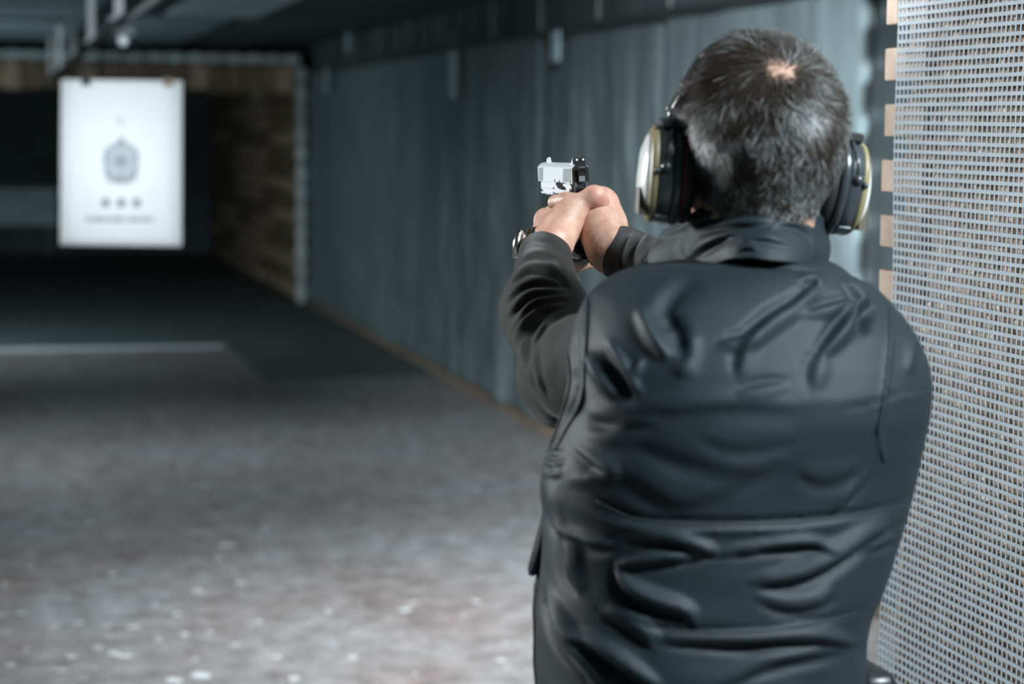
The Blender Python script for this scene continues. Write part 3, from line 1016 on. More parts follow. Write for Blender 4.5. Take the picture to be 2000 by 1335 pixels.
def seam(name, line, r, off, m=None, parent=None):
    pts = [hit(x, y, off) for x, y in smoothline(line, 5)]
    pts = [p for p in pts if p is not None]
    if len(pts) < 3: return
    bm = bmesh.new(); add_tube(bm, pts, [r * 0.6] + [r] * (len(pts) - 2) + [r * 0.6], 6)
    return bm_obj(name, bm, m or M_vest, parent or vest, True)


seam('armhole_piping', [(1112, 592), (1109, 650), (1111, 700), (1114, 745), (1104, 790), (1088, 838), (1074, 872)], 0.0022, 0.0)
seam('armhole_piping', [(1148, 568), (1146, 650), (1142, 720), (1140, 755), (1130, 795), (1106, 838), (1084, 880)], 0.0018, 0.0)
seam('armhole_piping', [(1736, 596), (1738, 655), (1732, 731), (1722, 801), (1715, 845), (1728, 905)], 0.0009, 0.0)
seam('back_seam', [(1165, 978), (1227, 1009), (1294, 1021), (1420, 1024), (1546, 1020), (1655, 1009), (1740, 992)], 0.0013, 0.0)
seam('back_seam', [(1260, 1222), (1357, 1234), (1483, 1232), (1588, 1217), (1680, 1196)], 0.0012, 0.0)
seam('yoke_seam', [(1690, 789), (1765, 764), (1812, 756)], 0.0011, 0.0)

# collar
ctab = [((1262, 512, 2.20), (1300, 455, 2.19)), ((1298, 524, 2.15), (1316, 446, 2.155)), ((1342, 534, 2.09), (1336, 436, 2.11)), ((1385, 520, 2.02), (1368, 414, 2.06)), ((1440, 504, 1.975), (1424, 396, 2.025)),
        ((1505, 509, 1.965), (1490, 388, 2.015)), ((1571, 516, 1.99), (1550, 394, 2.03)), ((1607, 522, 2.05), (1592, 412, 2.075)), ((1613, 526, 2.12), (1610, 446, 2.135)), ((1590, 524, 2.20), (1584, 462, 2.20)), ((1540, 528, 2.235), (1520, 480, 2.235))]
cb = smoothline([P(*b) for b, t in ctab], 10); ct_ = smoothline([P(*t) for b, t in ctab], 10)
NR = len(cb); NV = 26
cen = P(1490, 460, 2.11)
rings = []
grid = []
for i in range(NR):
    b, t = cb[i], ct_[i]
    out = (b + t) / 2 - cen; out[2] = 0; out /= np.linalg.norm(out)
    col = []
    for j in range(NV):
        s = j / (NV - 1)
        bulge = 0.006 * math.sin(math.pi * s) + 0.005 * math.exp(-((s - 0.93) / 0.10) ** 2)
        col.append((b * (1 - s) + t * s) + out * bulge)
    grid.append((col, out))
G_out = np.array([g[0] for g in grid]); O_out = np.array([g[1] for g in grid])
flatp = G_out.reshape(-1, 3)
gx, gy, _ = proj(flatp)
cfold = [([(1330, 470), (1345, 500), (1342, 528)], 5, 0.004, 'r'), ([(1345, 505), (1385, 470), (1440, 452)], 10, 0.007, 's'), ([(1360, 450), (1420, 435), (1490, 430), (1520, 420)], 11, 0.007, 's'),
         ([(1500, 445), (1530, 434), (1565, 440), (1585, 462), (1594, 500)], 9, 0.007, 's'), ([(1440, 470), (1490, 462), (1545, 478)], 9, 0.005, 's'), ([(1435, 490), (1460, 480), (1480, 488)], 8, 0.004, 's'),
         ([(1420, 405), (1490, 397), (1560, 412), (1590, 440)], 5, -0.0025, 'v'), ([(1350, 440), (1380, 420), (1420, 408)], 9, 0.004, 's'), ([(1370, 500), (1400, 480), (1420, 462)], 8, -0.005, 'v')]
cd = apply_folds(gx, gy, cfold).reshape(NR, NV) + 0.0012 * vnoise(flatp, 40, 31).reshape(NR, NV)
cd *= np.minimum(1, np.minimum(np.arange(NR), NR - 1 - np.arange(NR)) / 4)[:, None]
G_out = G_out + O_out[:, None, :] * cd[:, :, None]
G_in = G_out - O_out[:, None, :] * 0.006
vin = np.concatenate([G_out.reshape(-1, 3), G_in.reshape(-1, 3)])
ii = np.arange(NR * NV).reshape(NR, NV); n0 = NR * NV
a_, b_, c_, d_ = ii[:-1, :-1].ravel(), ii[1:, :-1].ravel(), ii[1:, 1:].ravel(), ii[:-1, 1:].ravel()
Q = [np.stack([a_, b_, c_, d_], 1), np.stack([d_, c_, b_, a_], 1) + n0]
for e in (ii[0, :], ii[-1, :], ii[:, 0], ii[:, -1]):
    Q.append(np.stack([e[:-1], e[1:], e[1:] + n0, e[:-1] + n0], 1))
collar = link_mesh('collar', vin, np.concatenate(Q), M_vest, vest, True)
bm = bmesh.new(); bm.from_mesh(collar.data); bmesh.ops.recalc_face_normals(bm, faces=bm.faces); bm.to_mesh(collar.data); bm.free()
bm = bmesh.new()
add_tube(bm, [ct_[0] * 0.97 + cb[0] * 0.03] + list((G_out[:, -1] + G_in[:, -1]) / 2) , 0.0042, 8)
add_tube(bm, [cb[0] * (1 - k / 6) + ct_[0] * k / 6 for k in range(7)], 0.0026, 6)
bm_obj('collar_edge', bm, M_vest, vest, True)

# pocket flap and front panel on the left side
def slab(name, pts, d, thick, parent, m, bev=0.002):
    bm = bmesh.new()
    add_prism(bm, [P(x, y, d) for x, y in pts], fwd * thick)
    bmesh.ops.bevel(bm, geom=bm.edges[:], offset=bev, segments=2, affect='EDGES')
    return bm_obj(name, bm, m, parent, True)


slab('pocket_flap', [(1066, 1000), (1060, 1004), (1048, 1050), (1030, 1118), (1034, 1127), (1050, 1122), (1085, 1090), (1085, 1000)], 2.062, 0.035, vest, M_vest)
slab('front_panel', [(1052, 1110), (1043, 1150), (1040, 1200), (1042, 1250), (1041, 1300), (1045, 1345), (1075, 1345), (1080, 1200), (1075, 1110)], 2.066, 0.035, vest, M_vest)

# sleeves
sl = {}


def sleeve(name, S, Mid1, E, Mid2, Wc, rads, cuffn, cuffoff, fl, label, lo, hi):
    f = Field(lo, hi, 0.003)
    pts = [S, Mid1, E, Mid2, Wc]
    for i in range(4):
        put_cone(f, pts[i], pts[i + 1], rads[i], rads[i + 1], 0.03)
    c = Wc + cuffn * cuffoff
    X = f.ax[0][:, None, None]; Y = f.ax[1][None, :, None]; Z = f.ax[2][None, None, :]
    near = ((X - c[0]) ** 2 + (Y - c[1]) ** 2 + (Z - c[2]) ** 2) < 0.09 ** 2
    pl = (X - c[0]) * cuffn[0] + (Y - c[1]) * cuffn[1] + (Z - c[2]) * cuffn[2]
    f.f = np.where(near, smax(f.f, pl, 0.006), f.f).astype(np.float32)
    # open the cuff
    put_cone(f, Wc - cuffn * 0.012, Wc + cuffn * 0.05, rads[4] - 0.0065, rads[4] - 0.0050, 0.002, 'd')
    p, q = f.mesh()
    p = relax(p, q, 2)
    n = normals_of(p, q)
    x, y, _ = proj(p)
    v = CAM - p; v /= np.linalg.norm(v, axis=1, keepdims=True)
    fc = np.clip((np.sum(n * v, 1) + 0.1) / 0.3, 0, 1)
    dd = apply_folds(x, y, fl, 1.5) * fc + 0.0012 * vnoise(p, 30, 41) + 0.0008 * vnoise(p, 60, 42)
    cdist = np.linalg.norm(p - c, axis=1)
    dd *= np.clip((cdist - 0.02) / 0.03, 0.1, 1)
    p = p + n * dd[:, None]
    o = link_mesh(name, p, q, M_shirt, man, True)
    o['label'] = label
    return o


LW = P(1064, 500, 2.445); LE = P(1106, 742, 2.235)
lfold = [([(1004, 522), (1040, 497), (1080, 505), (1112, 535)], 8, 0.0040, 's'), ([(996, 553), (1035, 522), (1085, 530), (1115, 560)], 9, 0.0045, 's'), ([(990, 585), (1035, 553), (1100, 552)], 9, 0.0045, 's'),
         ([(992, 615), (1035, 576), (1105, 568)], 9, 0.005, 's'), ([(1000, 645), (1035, 600), (1080, 582), (1110, 580)], 9, 0.0055, 's'), ([(1012, 690), (1022, 645), (1050, 605), (1100, 592)], 10, 0.006, 's'),
         ([(1045, 760), (1028, 700), (1030, 650), (1060, 610)], 10, 0.006, 's'), ([(1062, 770), (1045, 720), (1042, 670), (1062, 630)], 9, 0.004, 's'), ([(1040, 470), (1075, 472), (1104, 497)], 5, -0.0015, 'v')]
nl = (P(1080, 440, 2.50) - LW); nl /= np.linalg.norm(nl)
sleeve('sleeve', P(1205, 680, 2.06), P(1145, 722, 2.14), LE, P(1063, 610, 2.325), LW, [0.050, 0.051, 0.046, 0.0445, 0.0325], nl, 0.012, lfold, 'black knitted left sleeve, creased at the elbow', (0.46, 1.82, 1.24), (0.72, 2.48, 1.62))
RW = P(1208, 491, 2.46); RE = P(1470, 640, 2.25)
nr = (P(1178, 466, 2.49) - RW); nr = RW - P(1280, 540, 2.34); nr /= np.linalg.norm(nr)
rfold = [([(1235, 455), (1222, 500), (1228, 545)], 7, 0.003, 's'), ([(1262, 460), (1245, 500), (1248, 545)], 8, 0.004, 's'), ([(1290, 470), (1270, 510), (1275, 545)], 8, 0.004, 's')]
sleeve('sleeve', P(1670, 690, 2.12), P(1590, 680, 2.24), RE, P(1330, 560, 2.36), RW, [0.046, 0.048, 0.047, 0.044, 0.0325], nr, 0.004, rfold, 'black knitted right sleeve reaching forward beyond the collar', (0.66, 1.85, 1.36), (1.02, 2.48, 1.62))

# ---------------------------------------------------------------- skin: hands
HL = 0.0015
fl_ = Field(np.array([0.585, 2.28, 1.455]), np.array([0.775, 2.62, 1.635]), HL)
# left (supporting) hand: wrist, back of hand, thumb, fingers
w0, w1 = P(1056, 545, 2.40), H(556, 930, 2.455)
put_cone(fl_, w0, w1, 0.023, 0.0222, 0.01)
put_cone(fl_, w1, H(605, 800, 2.485), 0.0222, 0.021, 0.015)
mc = [(H(503, 705, 2.525), 0.0135), (H(497, 790, 2.55), 0.0135), (H(510, 880, 2.555), 0.0135), (H(560, 975, 2.54), 0.0120)]
for p, r in mc: put_cone(fl_, H(580, 850, 2.475), p, 0.018, r, 0.010)
put_cone(fl_, H(590, 890, 2.45), H(690, 740, 2.465), 0.0205, 0.0195, 0.012)
put_cone(fl_, H(660, 790, 2.48), H(730, 640, 2.475), 0.020, 0.0135, 0.016)
put_chain(fl_, [H(700, 690, 2.470), H(772, 600, 2.468), H(935, 490, 2.466), H(968, 486, 2.466), H(1035, 548, 2.472)], [0.0160, 0.0128, 0.0103, 0.0106, 0.0090], 0.008, 0.012)
fing = [([H(505, 712, 2.525), H(560, 648, 2.585), H(700, 660, 2.612), H(810, 690, 2.612)], [0.0130, 0.0095, 0.0090, 0.0078]),
        ([H(492, 790, 2.55), H(540, 745, 2.605), H(700, 770, 2.630), H(830, 790, 2.622)], [0.0130, 0.0100, 0.0092, 0.0080]),
        ([H(510, 880, 2.555), H(560, 850, 2.605), H(710, 880, 2.628), H(830, 895, 2.618)], [0.0125, 0.0096, 0.0088, 0.0078]),
        ([H(560, 975, 2.54), H(650, 1110, 2.560), H(790, 1138, 2.572), H(925, 1112, 2.575)], [0.0115, 0.0090, 0.0082, 0.0072])]
for pts, rr in fing: put_chain(fl_, pts, rr, 0.004, 0.006)
posL, qL = fl_.mesh(); posL = relax(posL, qL, 2, 0.4)
fr_ = Field(np.array([0.60, 2.26, 1.455]), np.array([0.80, 2.64, 1.635]), HL)
# right (gun) hand: wrist, heel, web, thumb along the left of the grip, trigger and grip fingers
put_cone(fr_, P(1262, 522, 2.405), H(1118, 965, 2.455), 0.0240, 0.0240, 0.01)
put_cone(fr_, H(1118, 965, 2.455), H(1040, 850, 2.475), 0.0240, 0.0240, 0.012)
put_cone(fr_, H(1040, 850, 2.475), H(1010, 690, 2.492), 0.0240, 0.0235, 0.015)
put_cone(fr_, H(1010, 690, 2.492), H(1020, 555, 2.50), 0.0235, 0.0145, 0.02)
put_cone(fr_, H(1075, 1030, 2.462), H(1075, 1085, 2.452), 0.018, 0.0135, 0.02)
put_cone(fr_, H(1020, 570, 2.50), H(1040, 560, 2.555), 0.0155, 0.0130, 0.02)
for z in ((1040, 560, 2.56, 0.0125), (1035, 650, 2.565, 0.0125), (1020, 740, 2.56, 0.012), (1000, 820, 2.55, 0.0115)):
    put_cone(fr_, H(1040, 780, 2.49), H(z[0], z[1], z[2]), 0.020, z[3], 0.016)
rf = [([H(1040, 560, 2.56), H(985, 500, 2.605), H(900, 470, 2.645), H(820, 470, 2.65)], [0.0120, 0.0092, 0.0082, 0.0072]),
      ([H(1035, 650, 2.565), H(960, 640, 2.612), H(820, 640, 2.630), H(720, 650, 2.610)], [0.0120, 0.0096, 0.0086, 0.0076]),
      ([H(1020, 740, 2.56), H(950, 740, 2.605), H(820, 745, 2.622), H(730, 750, 2.600)], [0.0115, 0.0092, 0.0084, 0.0074]),
      ([H(1000, 820, 2.55), H(940, 835, 2.592), H(830, 850, 2.606), H(750, 855, 2.590)], [0.0110, 0.0084, 0.0078, 0.0068])]
for pts, rr in rf: put_chain(fr_, pts, rr, 0.004, 0.006)
put_chain(fr_, [H(1000, 560, 2.50), H(880, 545, 2.503), H(740, 535, 2.535), H(690, 530, 2.548), H(585, 545, 2.562)], [0.0150, 0.0125, 0.0095, 0.0100, 0.0085], 0.005, 0.014)
posR, qR = fr_.mesh(); posR = relax(posR, qR, 2, 0.4)

# ---------------------------------------------------------------- skin: head and neck
HC = P(1482, 238, 2.06)


def hd(x, y, z): return HC + np.array([x, y, z])


lo = hd(-0.12, -0.14, -0.30); hi = hd(0.12, 0.17, 0.12)
fh = Field(lo, hi, 0.0028)
put_ell(fh, hd(0, 0.0, 0.0), (0.0745, 0.096, 0.082))
put_ell(fh, hd(0, -0.03, -0.02), (0.070, 0.066, 0.068), 0.02)
put_ell(fh, hd(0, 0.045, -0.055), (0.064, 0.062, 0.075), 0.03)
put_ell(fh, hd(0, 0.075, -0.105), (0.034, 0.032, 0.026), 0.03)
put_cone(fh, hd(-0.003, -0.020, -0.055), hd(-0.006, -0.020, -0.22), 0.0535, 0.053, 0.03)
put_cone(fh, hd(-0.006, -0.02, -0.2), hd(-0.004, -0.01, -0.30), 0.053, 0.064, 0.03)
put_cone(fh, hd(0, 0.096, 0.0), hd(0, 0.122, -0.045), 0.008, 0.012, 0.012)      # nose
put_cone(fh, hd(-0.012, 0.108, -0.048), hd(0.012, 0.108, -0.048), 0.008, 0.008, 0.01)
put_cone(fh, hd(-0.045, 0.082, 0.018), hd(0.045, 0.082, 0.018), 0.009, 0.009, 0.016)   # brow
for s in (-1, 1):
    put_ell(fh, hd(s * 0.031, 0.093, -0.002), (0.017, 0.012, 0.011), 0.008, 'd')
    put_ell(fh, hd(s * 0.031, 0.083, -0.002), (0.012, 0.012, 0.012), 0.003)
    put_ell(fh, hd(s * 0.050, 0.070, -0.035), (0.018, 0.018, 0.016), 0.015)
    put_ell(fh, hd(s * 0.074, 0.008, -0.030), (0.006, 0.016, 0.030), 0.008)
put_cone(fh, hd(-0.022, 0.098, -0.076), hd(0.022, 0.098, -0.076), 0.0075, 0.0075, 0.008)
put_cone(fh, hd(-0.020, 0.098, -0.087), hd(0.020, 0.098, -0.087), 0.0075, 0.0075, 0.004)
posH, qH = fh.mesh(); posH = relax(posH, qH, 1)
nrmH = normals_of(posH, qH)
# body under the clothes
lo = (0.44, 1.70, 0.80); hi = (1.02, 2.5, 1.62)
fb = Field(lo, hi, 0.010)
fb.put(lambda X, Y, Z: np.maximum(torso_fn(X, Y, Z, 0.022), 0.83 - Z), lo, hi)
put_cone(fb, HC + np.array([0, -0.015, -0.20]), HC + np.array([0, -0.01, -0.34]), 0.057, 0.07, 0.03)
for (S, E, W_) in ((P(1205, 682, 2.07), LE, P(1062, 530, 2.415)), (P(1660, 690, 2.13), RE, P(1250, 516, 2.43))):
    put_cone(fb, S, E, 0.033, 0.030, 0.02); put_cone(fb, E, W_, 0.030, 0.022, 0.02)
posB, qB = fb.mesh()


def skin_mat():
    N = NT('skin')
    at = N.n('ShaderNodeAttribute', attribute_name='tint')
    tc = N.n('ShaderNodeTexCoord')
    nz = N.n('ShaderNodeTexNoise', i_Scale=75.0, i_Detail=5.0); N.l(tc.outputs['Object'], nz.inputs['Vector'])
    cr = N.n('ShaderNodeValToRGB')
    cr.color_ramp.elements[0].position = 0.3; cr.color_ramp.elements[0].color = (0.80, 0.70, 0.66, 1)
    cr.color_ramp.elements[1].position = 0.7; cr.color_ramp.elements[1].color = (1.1, 1.1, 1.1, 1)
    N.l(nz.outputs['Fac'], cr.inputs['Fac'])
    mx = N.n('ShaderNodeMix', data_type='RGBA', blend_type='MULTIPLY'); mx.inputs[0].default_value = 1
    N.l(at.outputs['Color'], mx.inputs[6]); N.l(cr.outputs['Color'], mx.inputs[7])
    N.l(mx.outputs[2], N.b.inputs['Base Color'])
    N.b.inputs['Roughness'].default_value = 0.5
    N.b.inputs['Subsurface Weight'].default_value = 0.12
    N.b.inputs['Subsurface Radius'].default_value = (0.006, 0.002, 0.001)
    n2 = N.n('ShaderNodeTexNoise', i_Scale=420.0, i_Detail=3.0); N.l(tc.outputs['Object'], n2.inputs['Vector'])
    n3 = N.n('ShaderNodeTexNoise', i_Scale=110.0, i_Detail=3.0); N.l(tc.outputs['Object'], n3.inputs['Vector'])
    ad = N.n('ShaderNodeMath', operation='ADD'); N.l(n2.outputs['Fac'], ad.inputs[0]); N.l(n3.outputs['Fac'], ad.inputs[1])
    bp = N.n('ShaderNodeBump', i_Strength=0.35, i_Distance=0.0012)
    N.l(ad.outputs[0], bp.inputs['Height']); N.l(bp.outputs['Normal'], N.b.inputs['Normal'])
    return N.m


M_skin = skin_mat()
WH = None
dr = fwd + RT * ((1528 - 1000.0) / F) - UP * ((135 - 667.5) / F); dr /= np.linalg.norm(dr)
treeH = BVHTree.FromPolygons([tuple(p) for p in posH.tolist()], qH.tolist())
WH = np.array(treeH.ray_cast(Vector(CAM), Vector(dr))[0])


def hairline(rel):
    """1 where hair grows: above the nape, behind the forehead, off the ears and cheeks."""
    x, y, z = rel[:, 0], rel[:, 1], rel[:, 2]
    lim = np.interp(y, [-0.12, -0.05, -0.01, 0.03, 0.05, 0.075, 0.10], [-0.098, -0.096, -0.070, -0.012, 0.02, 0.055, 0.07])
    return np.clip((z - lim) / 0.014, 0, 1)


allp = np.concatenate([posL, posR, posH, posB]); n1, n2_, n3_ = len(posL), len(posL) + len(posR), len(posL) + len(posR) + len(posH)
allq = np.concatenate([qL, qR + n1, qH + n2_, qB + n3_])
body = link_mesh('body', allp, allq, M_skin, man, True)
body['label'] = 'pale skin of head and hands'
tint = np.tile(np.array([0.54, 0.330, 0.245]), (len(allp), 1))
hx, hy, _ = proj(allp[:n2_])
red = np.exp(-(((hx - 1172) / 14) ** 2 + ((hy - 393) / 14) ** 2)) * 0.9 + np.exp(-(((hx - 1150) / 20) ** 2 + ((hy - 372) / 10) ** 2)) * 0.5 + 0.35 * np.clip(vnoise(allp[:n2_], 55, 51), 0, 1)
tint[:n2_] *= 1 - np.clip(red, 0, 1)[:, None] * np.array([0.0, 0.28, 0.22])
rel = posH - HC
hm = hairline(rel)
bald = np.exp(-(np.linalg.norm((posH - WH) , axis=1) / 0.020) ** 2)
cov = hm * (1 - bald)
tint[n2_:n3_] = tint[n2_:n3_] * (1 - cov[:, None]) + np.array([0.045, 0.035, 0.028]) * cov[:, None]
ca = body.data.color_attributes.new('tint', 'FLOAT_COLOR', 'POINT')
ca.data.foreach_set('color', np.concatenate([tint, np.ones((len(tint), 1))], 1).astype(np.float32).ravel())

# ---------------------------------------------------------------- hair
tri = np.concatenate([qH[:, [0, 1, 2]], qH[:, [0, 2, 3]]])
ar = np.linalg.norm(np.cross(posH[tri[:, 1]] - posH[tri[:, 0]], posH[tri[:, 2]] - posH[tri[:, 0]]), axis=1)
tw = ar * hm[tri[:, 0]]
NS = 42000
pick = nrs.choice(len(tri), NS, p=tw / tw.sum())
bc = nrs.rand(NS, 2); fl2 = bc.sum(1) > 1; bc[fl2] = 1 - bc[fl2]
t3 = tri[pick]
rp = posH[t3[:, 0]] + bc[:, :1] * (posH[t3[:, 1]] - posH[t3[:, 0]]) + bc[:, 1:] * (posH[t3[:, 2]] - posH[t3[:, 0]])
rn = nrmH[t3[:, 0]]
dw = rp - WH; dist = np.linalg.norm(dw, axis=1)
keep = nrs.rand(NS) < np.clip((dist - 0.005) / 0.030, 0.08, 1)
rp, rn, dw, dist = rp[keep], rn[keep], dw[keep], dist[keep]
fd = dw / (dist[:, None] + 1e-6)
fd -= rn * np.sum(fd * rn, 1)[:, None]; fd /= np.linalg.norm(fd, axis=1)[:, None] + 1e-6
sw = np.cross(rn, fd)
fd = fd + sw * (1.1 * np.exp(-dist / 0.028))[:, None]
rz_ = rp[:, 2] - HC[2]
g = np.clip((0.03 - rz_) / 0.10, 0, 1)
gv = np.array([0, 0, -1.0]) - rn * (-rn[:, 2])[:, None]
fd = fd + gv * (1.3 * g)[:, None]
j1 = vnoise(rp, 60, 61); j2 = vnoise(rp, 150, 62)
fd /= np.linalg.norm(fd, axis=1)[:, None] + 1e-6
sw = np.cross(rn, fd)
ang = 0.9 * j1 + 0.75 * j2 + 0.30 * nrs.randn(len(rp))
fd = fd * np.cos(ang)[:, None] + sw * np.sin(ang)[:, None]
ln = np.interp(rz_, [-0.12, -0.08, -0.02, 0.03, 0.08], [0.005, 0.009, 0.018, 0.026, 0.030]) * (0.75 + 0.5 * nrs.rand(len(rp))) * (1 + 0.25 * j1)
lift = (0.30 + 0.22 * vnoise(rp, 80, 63) + 0.10 * nrs.rand(len(rp)))
lift = np.clip(lift, 0.08, 0.7)
wd = 0.00030 + 0.00018 * nrs.rand(len(rp))
sdv = np.cross(rn, fd); sdv /= np.linalg.norm(sdv, axis=1)[:, None] + 1e-6
SEG = 4
verts = np.zeros((len(rp), (SEG + 1) * 2, 3))
for k in range(SEG + 1):
    s = k / SEG
    c = rp + fd * (ln * s)[:, None] + rn * (ln * (lift * s - 0.42 * lift * s * s) + 0.0004)[:, None] - rn * (0.10 * ln * ln / 0.08 * s * s * 8.0 * 0.1)[:, None]
    ww = (wd * (1 - 0.75 * s ** 2))[:, None]
    verts[:, 2 * k] = c - sdv * ww; verts[:, 2 * k + 1] = c + sdv * ww
base = (np.arange(len(rp)) * (SEG + 1) * 2)[:, None]
Q = np.concatenate([base + np.array([2 * k, 2 * k + 1, 2 * k + 3, 2 * k + 2]) for k in range(SEG)])
grey = np.clip(0.08 + 0.50 * g + 0.55 * vnoise(rp, 60, 64) + 0.15 * vnoise(rp, 260, 65), 0, 0.85)
isg = nrs.rand(len(rp)) < grey * 0.75
colr = np.where(isg[:, None], np.array([0.29, 0.30, 0.30]) * (0.5 + 0.7 * nrs.rand(len(rp), 1)), np.array([0.027, 0.018, 0.0125]) * (0.6 + 1.0 * nrs.rand(len(rp), 1)))


def hair_mat():
    N = NT('salt_and_pepper_hair')
    at = N.n('ShaderNodeAttribute', attribute_name='tint')
    N.l(at.outputs['Color'], N.b.inputs['Base Color'])
    N.b.inputs['Roughness'].default_value = 0.42
    N.b.inputs['Specular IOR Level'].default_value = 0.5
    return N.m


hair = link_mesh('hair', verts.reshape(-1, 3), Q, hair_mat(), man, True)
hair['kind'] = 'stuff'; hair['label'] = 'short salt-and-pepper hair with a thin crown'
cc = np.repeat(np.concatenate([colr, np.ones((len(rp), 1))], 1), (SEG + 1) * 2, axis=0).astype(np.float32)
ca = hair.data.color_attributes.new('tint', 'FLOAT_COLOR', 'POINT'); ca.data.foreach_set('color', cc.ravel())

# ---------------------------------------------------------------- trousers and shoes (mostly below the frame)
hipc = np.array([float(np.interp(1.0, tz, tx)), float(np.interp(1.0, tz, ty)), 0.0])
lo = hipc + np.array([-0.34, -0.24, 0.04]); hi = hipc + np.array([0.34, 0.30, 1.02])
ft = Field(lo, hi, 0.009)
put_ell(ft, hipc + np.array([0, 0, 0.90]), (0.150, 0.108, 0.13))
feet = [hipc + np.array([-0.19, 0.10, 0]), hipc + np.array([0.20, -0.03, 0])]
for s, fpt in zip((-1, 1), feet):
    hp = hipc + np.array([s * 0.085, 0, 0.86]); kn = (hp + fpt) / 2 + np.array([0, 0.03, 0.06])
    put_cone(ft, hp, kn, 0.090, 0.064, 0.03); put_cone(ft, kn, fpt + np.array([0, -0.02, 0.06]), 0.064, 0.056, 0.03)
pt_, qt_ = ft.mesh(); pt_ = pt_ + normals_of(pt_, qt_) * (0.004 * vnoise(pt_ * np.array([1, 1, 1.5]), 12, 71))[:, None]
link_mesh('trousers', pt_, qt_, M_trouser, man, True)['label'] = 'dark trousers'
M_shoe = mat('black_shoe_leather', (0.012, 0.011, 0.010), 0.4)
for fpt in feet:
    fs = Field(fpt + np.array([-0.07, -0.12, -0.02]), fpt + np.array([0.07, 0.24, 0.16]), 0.007)
    put_cone(fs, fpt + np.array([0, -0.04, 0.045]), fpt + np.array([0, 0.15, 0.035]), 0.044, 0.040, 0.02)
    put_cone(fs, fpt + np.array([0, -0.02, 0.05]), fpt + np.array([0, -0.02, 0.11]), 0.046, 0.044, 0.03)
    fs.f = np.maximum(fs.f, (0.002 - fs.ax[2])[None, None, :]).astype(np.float32)
    ps, qs = fs.mesh(); link_mesh('shoe', ps, qs, M_shoe, man, True)
bm = bmesh.new()
c = P(1680, 1352, 2.12)
add_box(bm, (-0.022, -0.05, -0.09), (0.022, 0.05, 0.032), 0.012, Matrix.Translation(Vector(c)))
o = bm_obj('holster', bm, M_black, man, True); o['label'] = 'black holster edge at the right hip'

# ================================================================== PISTOL
p0 = P(1117, 328, 2.55)
GL = 0.165
dd = np.linspace(2.5, 2.9, 4001)
er = [abs(np.linalg.norm(P(1049, 325.4, d) - p0) - GL) for d in dd]
ds = dd[int(np.argmin([e if d > 2.55 else 9 for e, d in zip(er, dd)]))]
gf = P(1049, 325.4, ds) - p0; gf /= np.linalg.norm(gf)
gu = UP * math.cos(math.radians(4.0)) - RT * math.sin(math.radians(4.0)); gu -= gf * (gu @ gf); gu /= np.linalg.norm(gu)
gr = np.cross(gf, gu)
GW = 0.0215


def g(f, u, r): return p0 + gf * f + gu * u + gr * r


pistol = thing('pistol', 'silver and black semi-automatic pistol held in both hands of the man', 'pistol', p0)
M_slide = mat('satin_stainless', (0.78, 0.80, 0.82), 0.36, 0.35, 0.04, 500)


def gprism(bm, poly, r0_, r1_):            # profile in (f, u), pulled across the gun
    return add_prism(bm, [g(f, u, r0_) for f, u in poly], gr * (r1_ - r0_))


def gbox(bm, f0, f1, u0_, u1_, r0_, r1_):
    gprism(bm, [(f0, u0_), (f1, u0_), (f1, u1_), (f0, u1_)], r0_, r1_)


SH = -0.0188
sec = [(0.0, SH), (0.0, -0.0005), (0.0010, 0.0012), (0.0042, 0.0040), (0.0080, 0.0054), (GW / 2, 0.0057)]
sec = sec + [(GW - r, u) for r, u in sec[-2::-1]]
bm = bmesh.new()
add_loft(bm, [[g(f, u if k else u, r) for r, u in sec] for k, f in enumerate((0.001, GL * 0.5, GL - 0.003))] + [[g(GL, SH + (u - SH) * 0.93, GW / 2 + (r - GW / 2) * 0.90) for r, u in sec]])
slide = bm_obj('slide', bm, M_slide, pistol)
bm = bmesh.new()
for f0, nn, step in ((0.0075, 10, 0.0036), (GL - 0.026, 7, 0.0030)):
    for k in range(nn):
        f = f0 + k * step
        for (ra, rb) in ((-0.0007, 0.0006), (GW - 0.0006, GW + 0.0007)):
            gprism(bm, [(f, SH + 0.0008), (f + step * 0.55, SH + 0.0008), (f + step * 0.55 - 0.0035, -0.0008), (f - 0.0035, -0.0008)], ra, rb)
o = bm_obj('serrations', bm, mat('worn_serration_steel', (0.42, 0.45, 0.46), 0.45, 0.9), slide); o['kind'] = 'stuff'
bm = bmesh.new()
add_prism(bm, [g(0.0012, u, r) for r, u in [(0.0004, SH - 0.006), (0.0004, -0.0008), (0.0045, 0.0038), (0.0085, 0.0052), (GW - 0.0085, 0.0052), (GW - 0.0045, 0.0038), (GW - 0.0004, -0.0008), (GW - 0.0004, SH - 0.006)]], -gf * 0.0022)
bm_obj('rear_plate', bm, M_blacksteel, pistol)
bm = bmesh.new()
gbox(bm, -0.0016, -0.0010, SH - 0.0002, SH + 0.0006, 0.001, 0.0065); gbox(bm, -0.0016, -0.0010, SH - 0.0002, SH + 0.0006, GW - 0.0065, GW - 0.001)
gbox(bm, -0.0022, -0.0010, SH - 0.0050, SH + 0.0005, 0.0015, 0.0055); gbox(bm, -0.0022, -0.0010, SH - 0.0050, SH + 0.0005, GW - 0.0055, GW - 0.0015)
bm_obj('frame_rail_end', bm, mat('grey_worn_steel', (0.12, 0.13, 0.14), 0.35, 0.7), pistol)
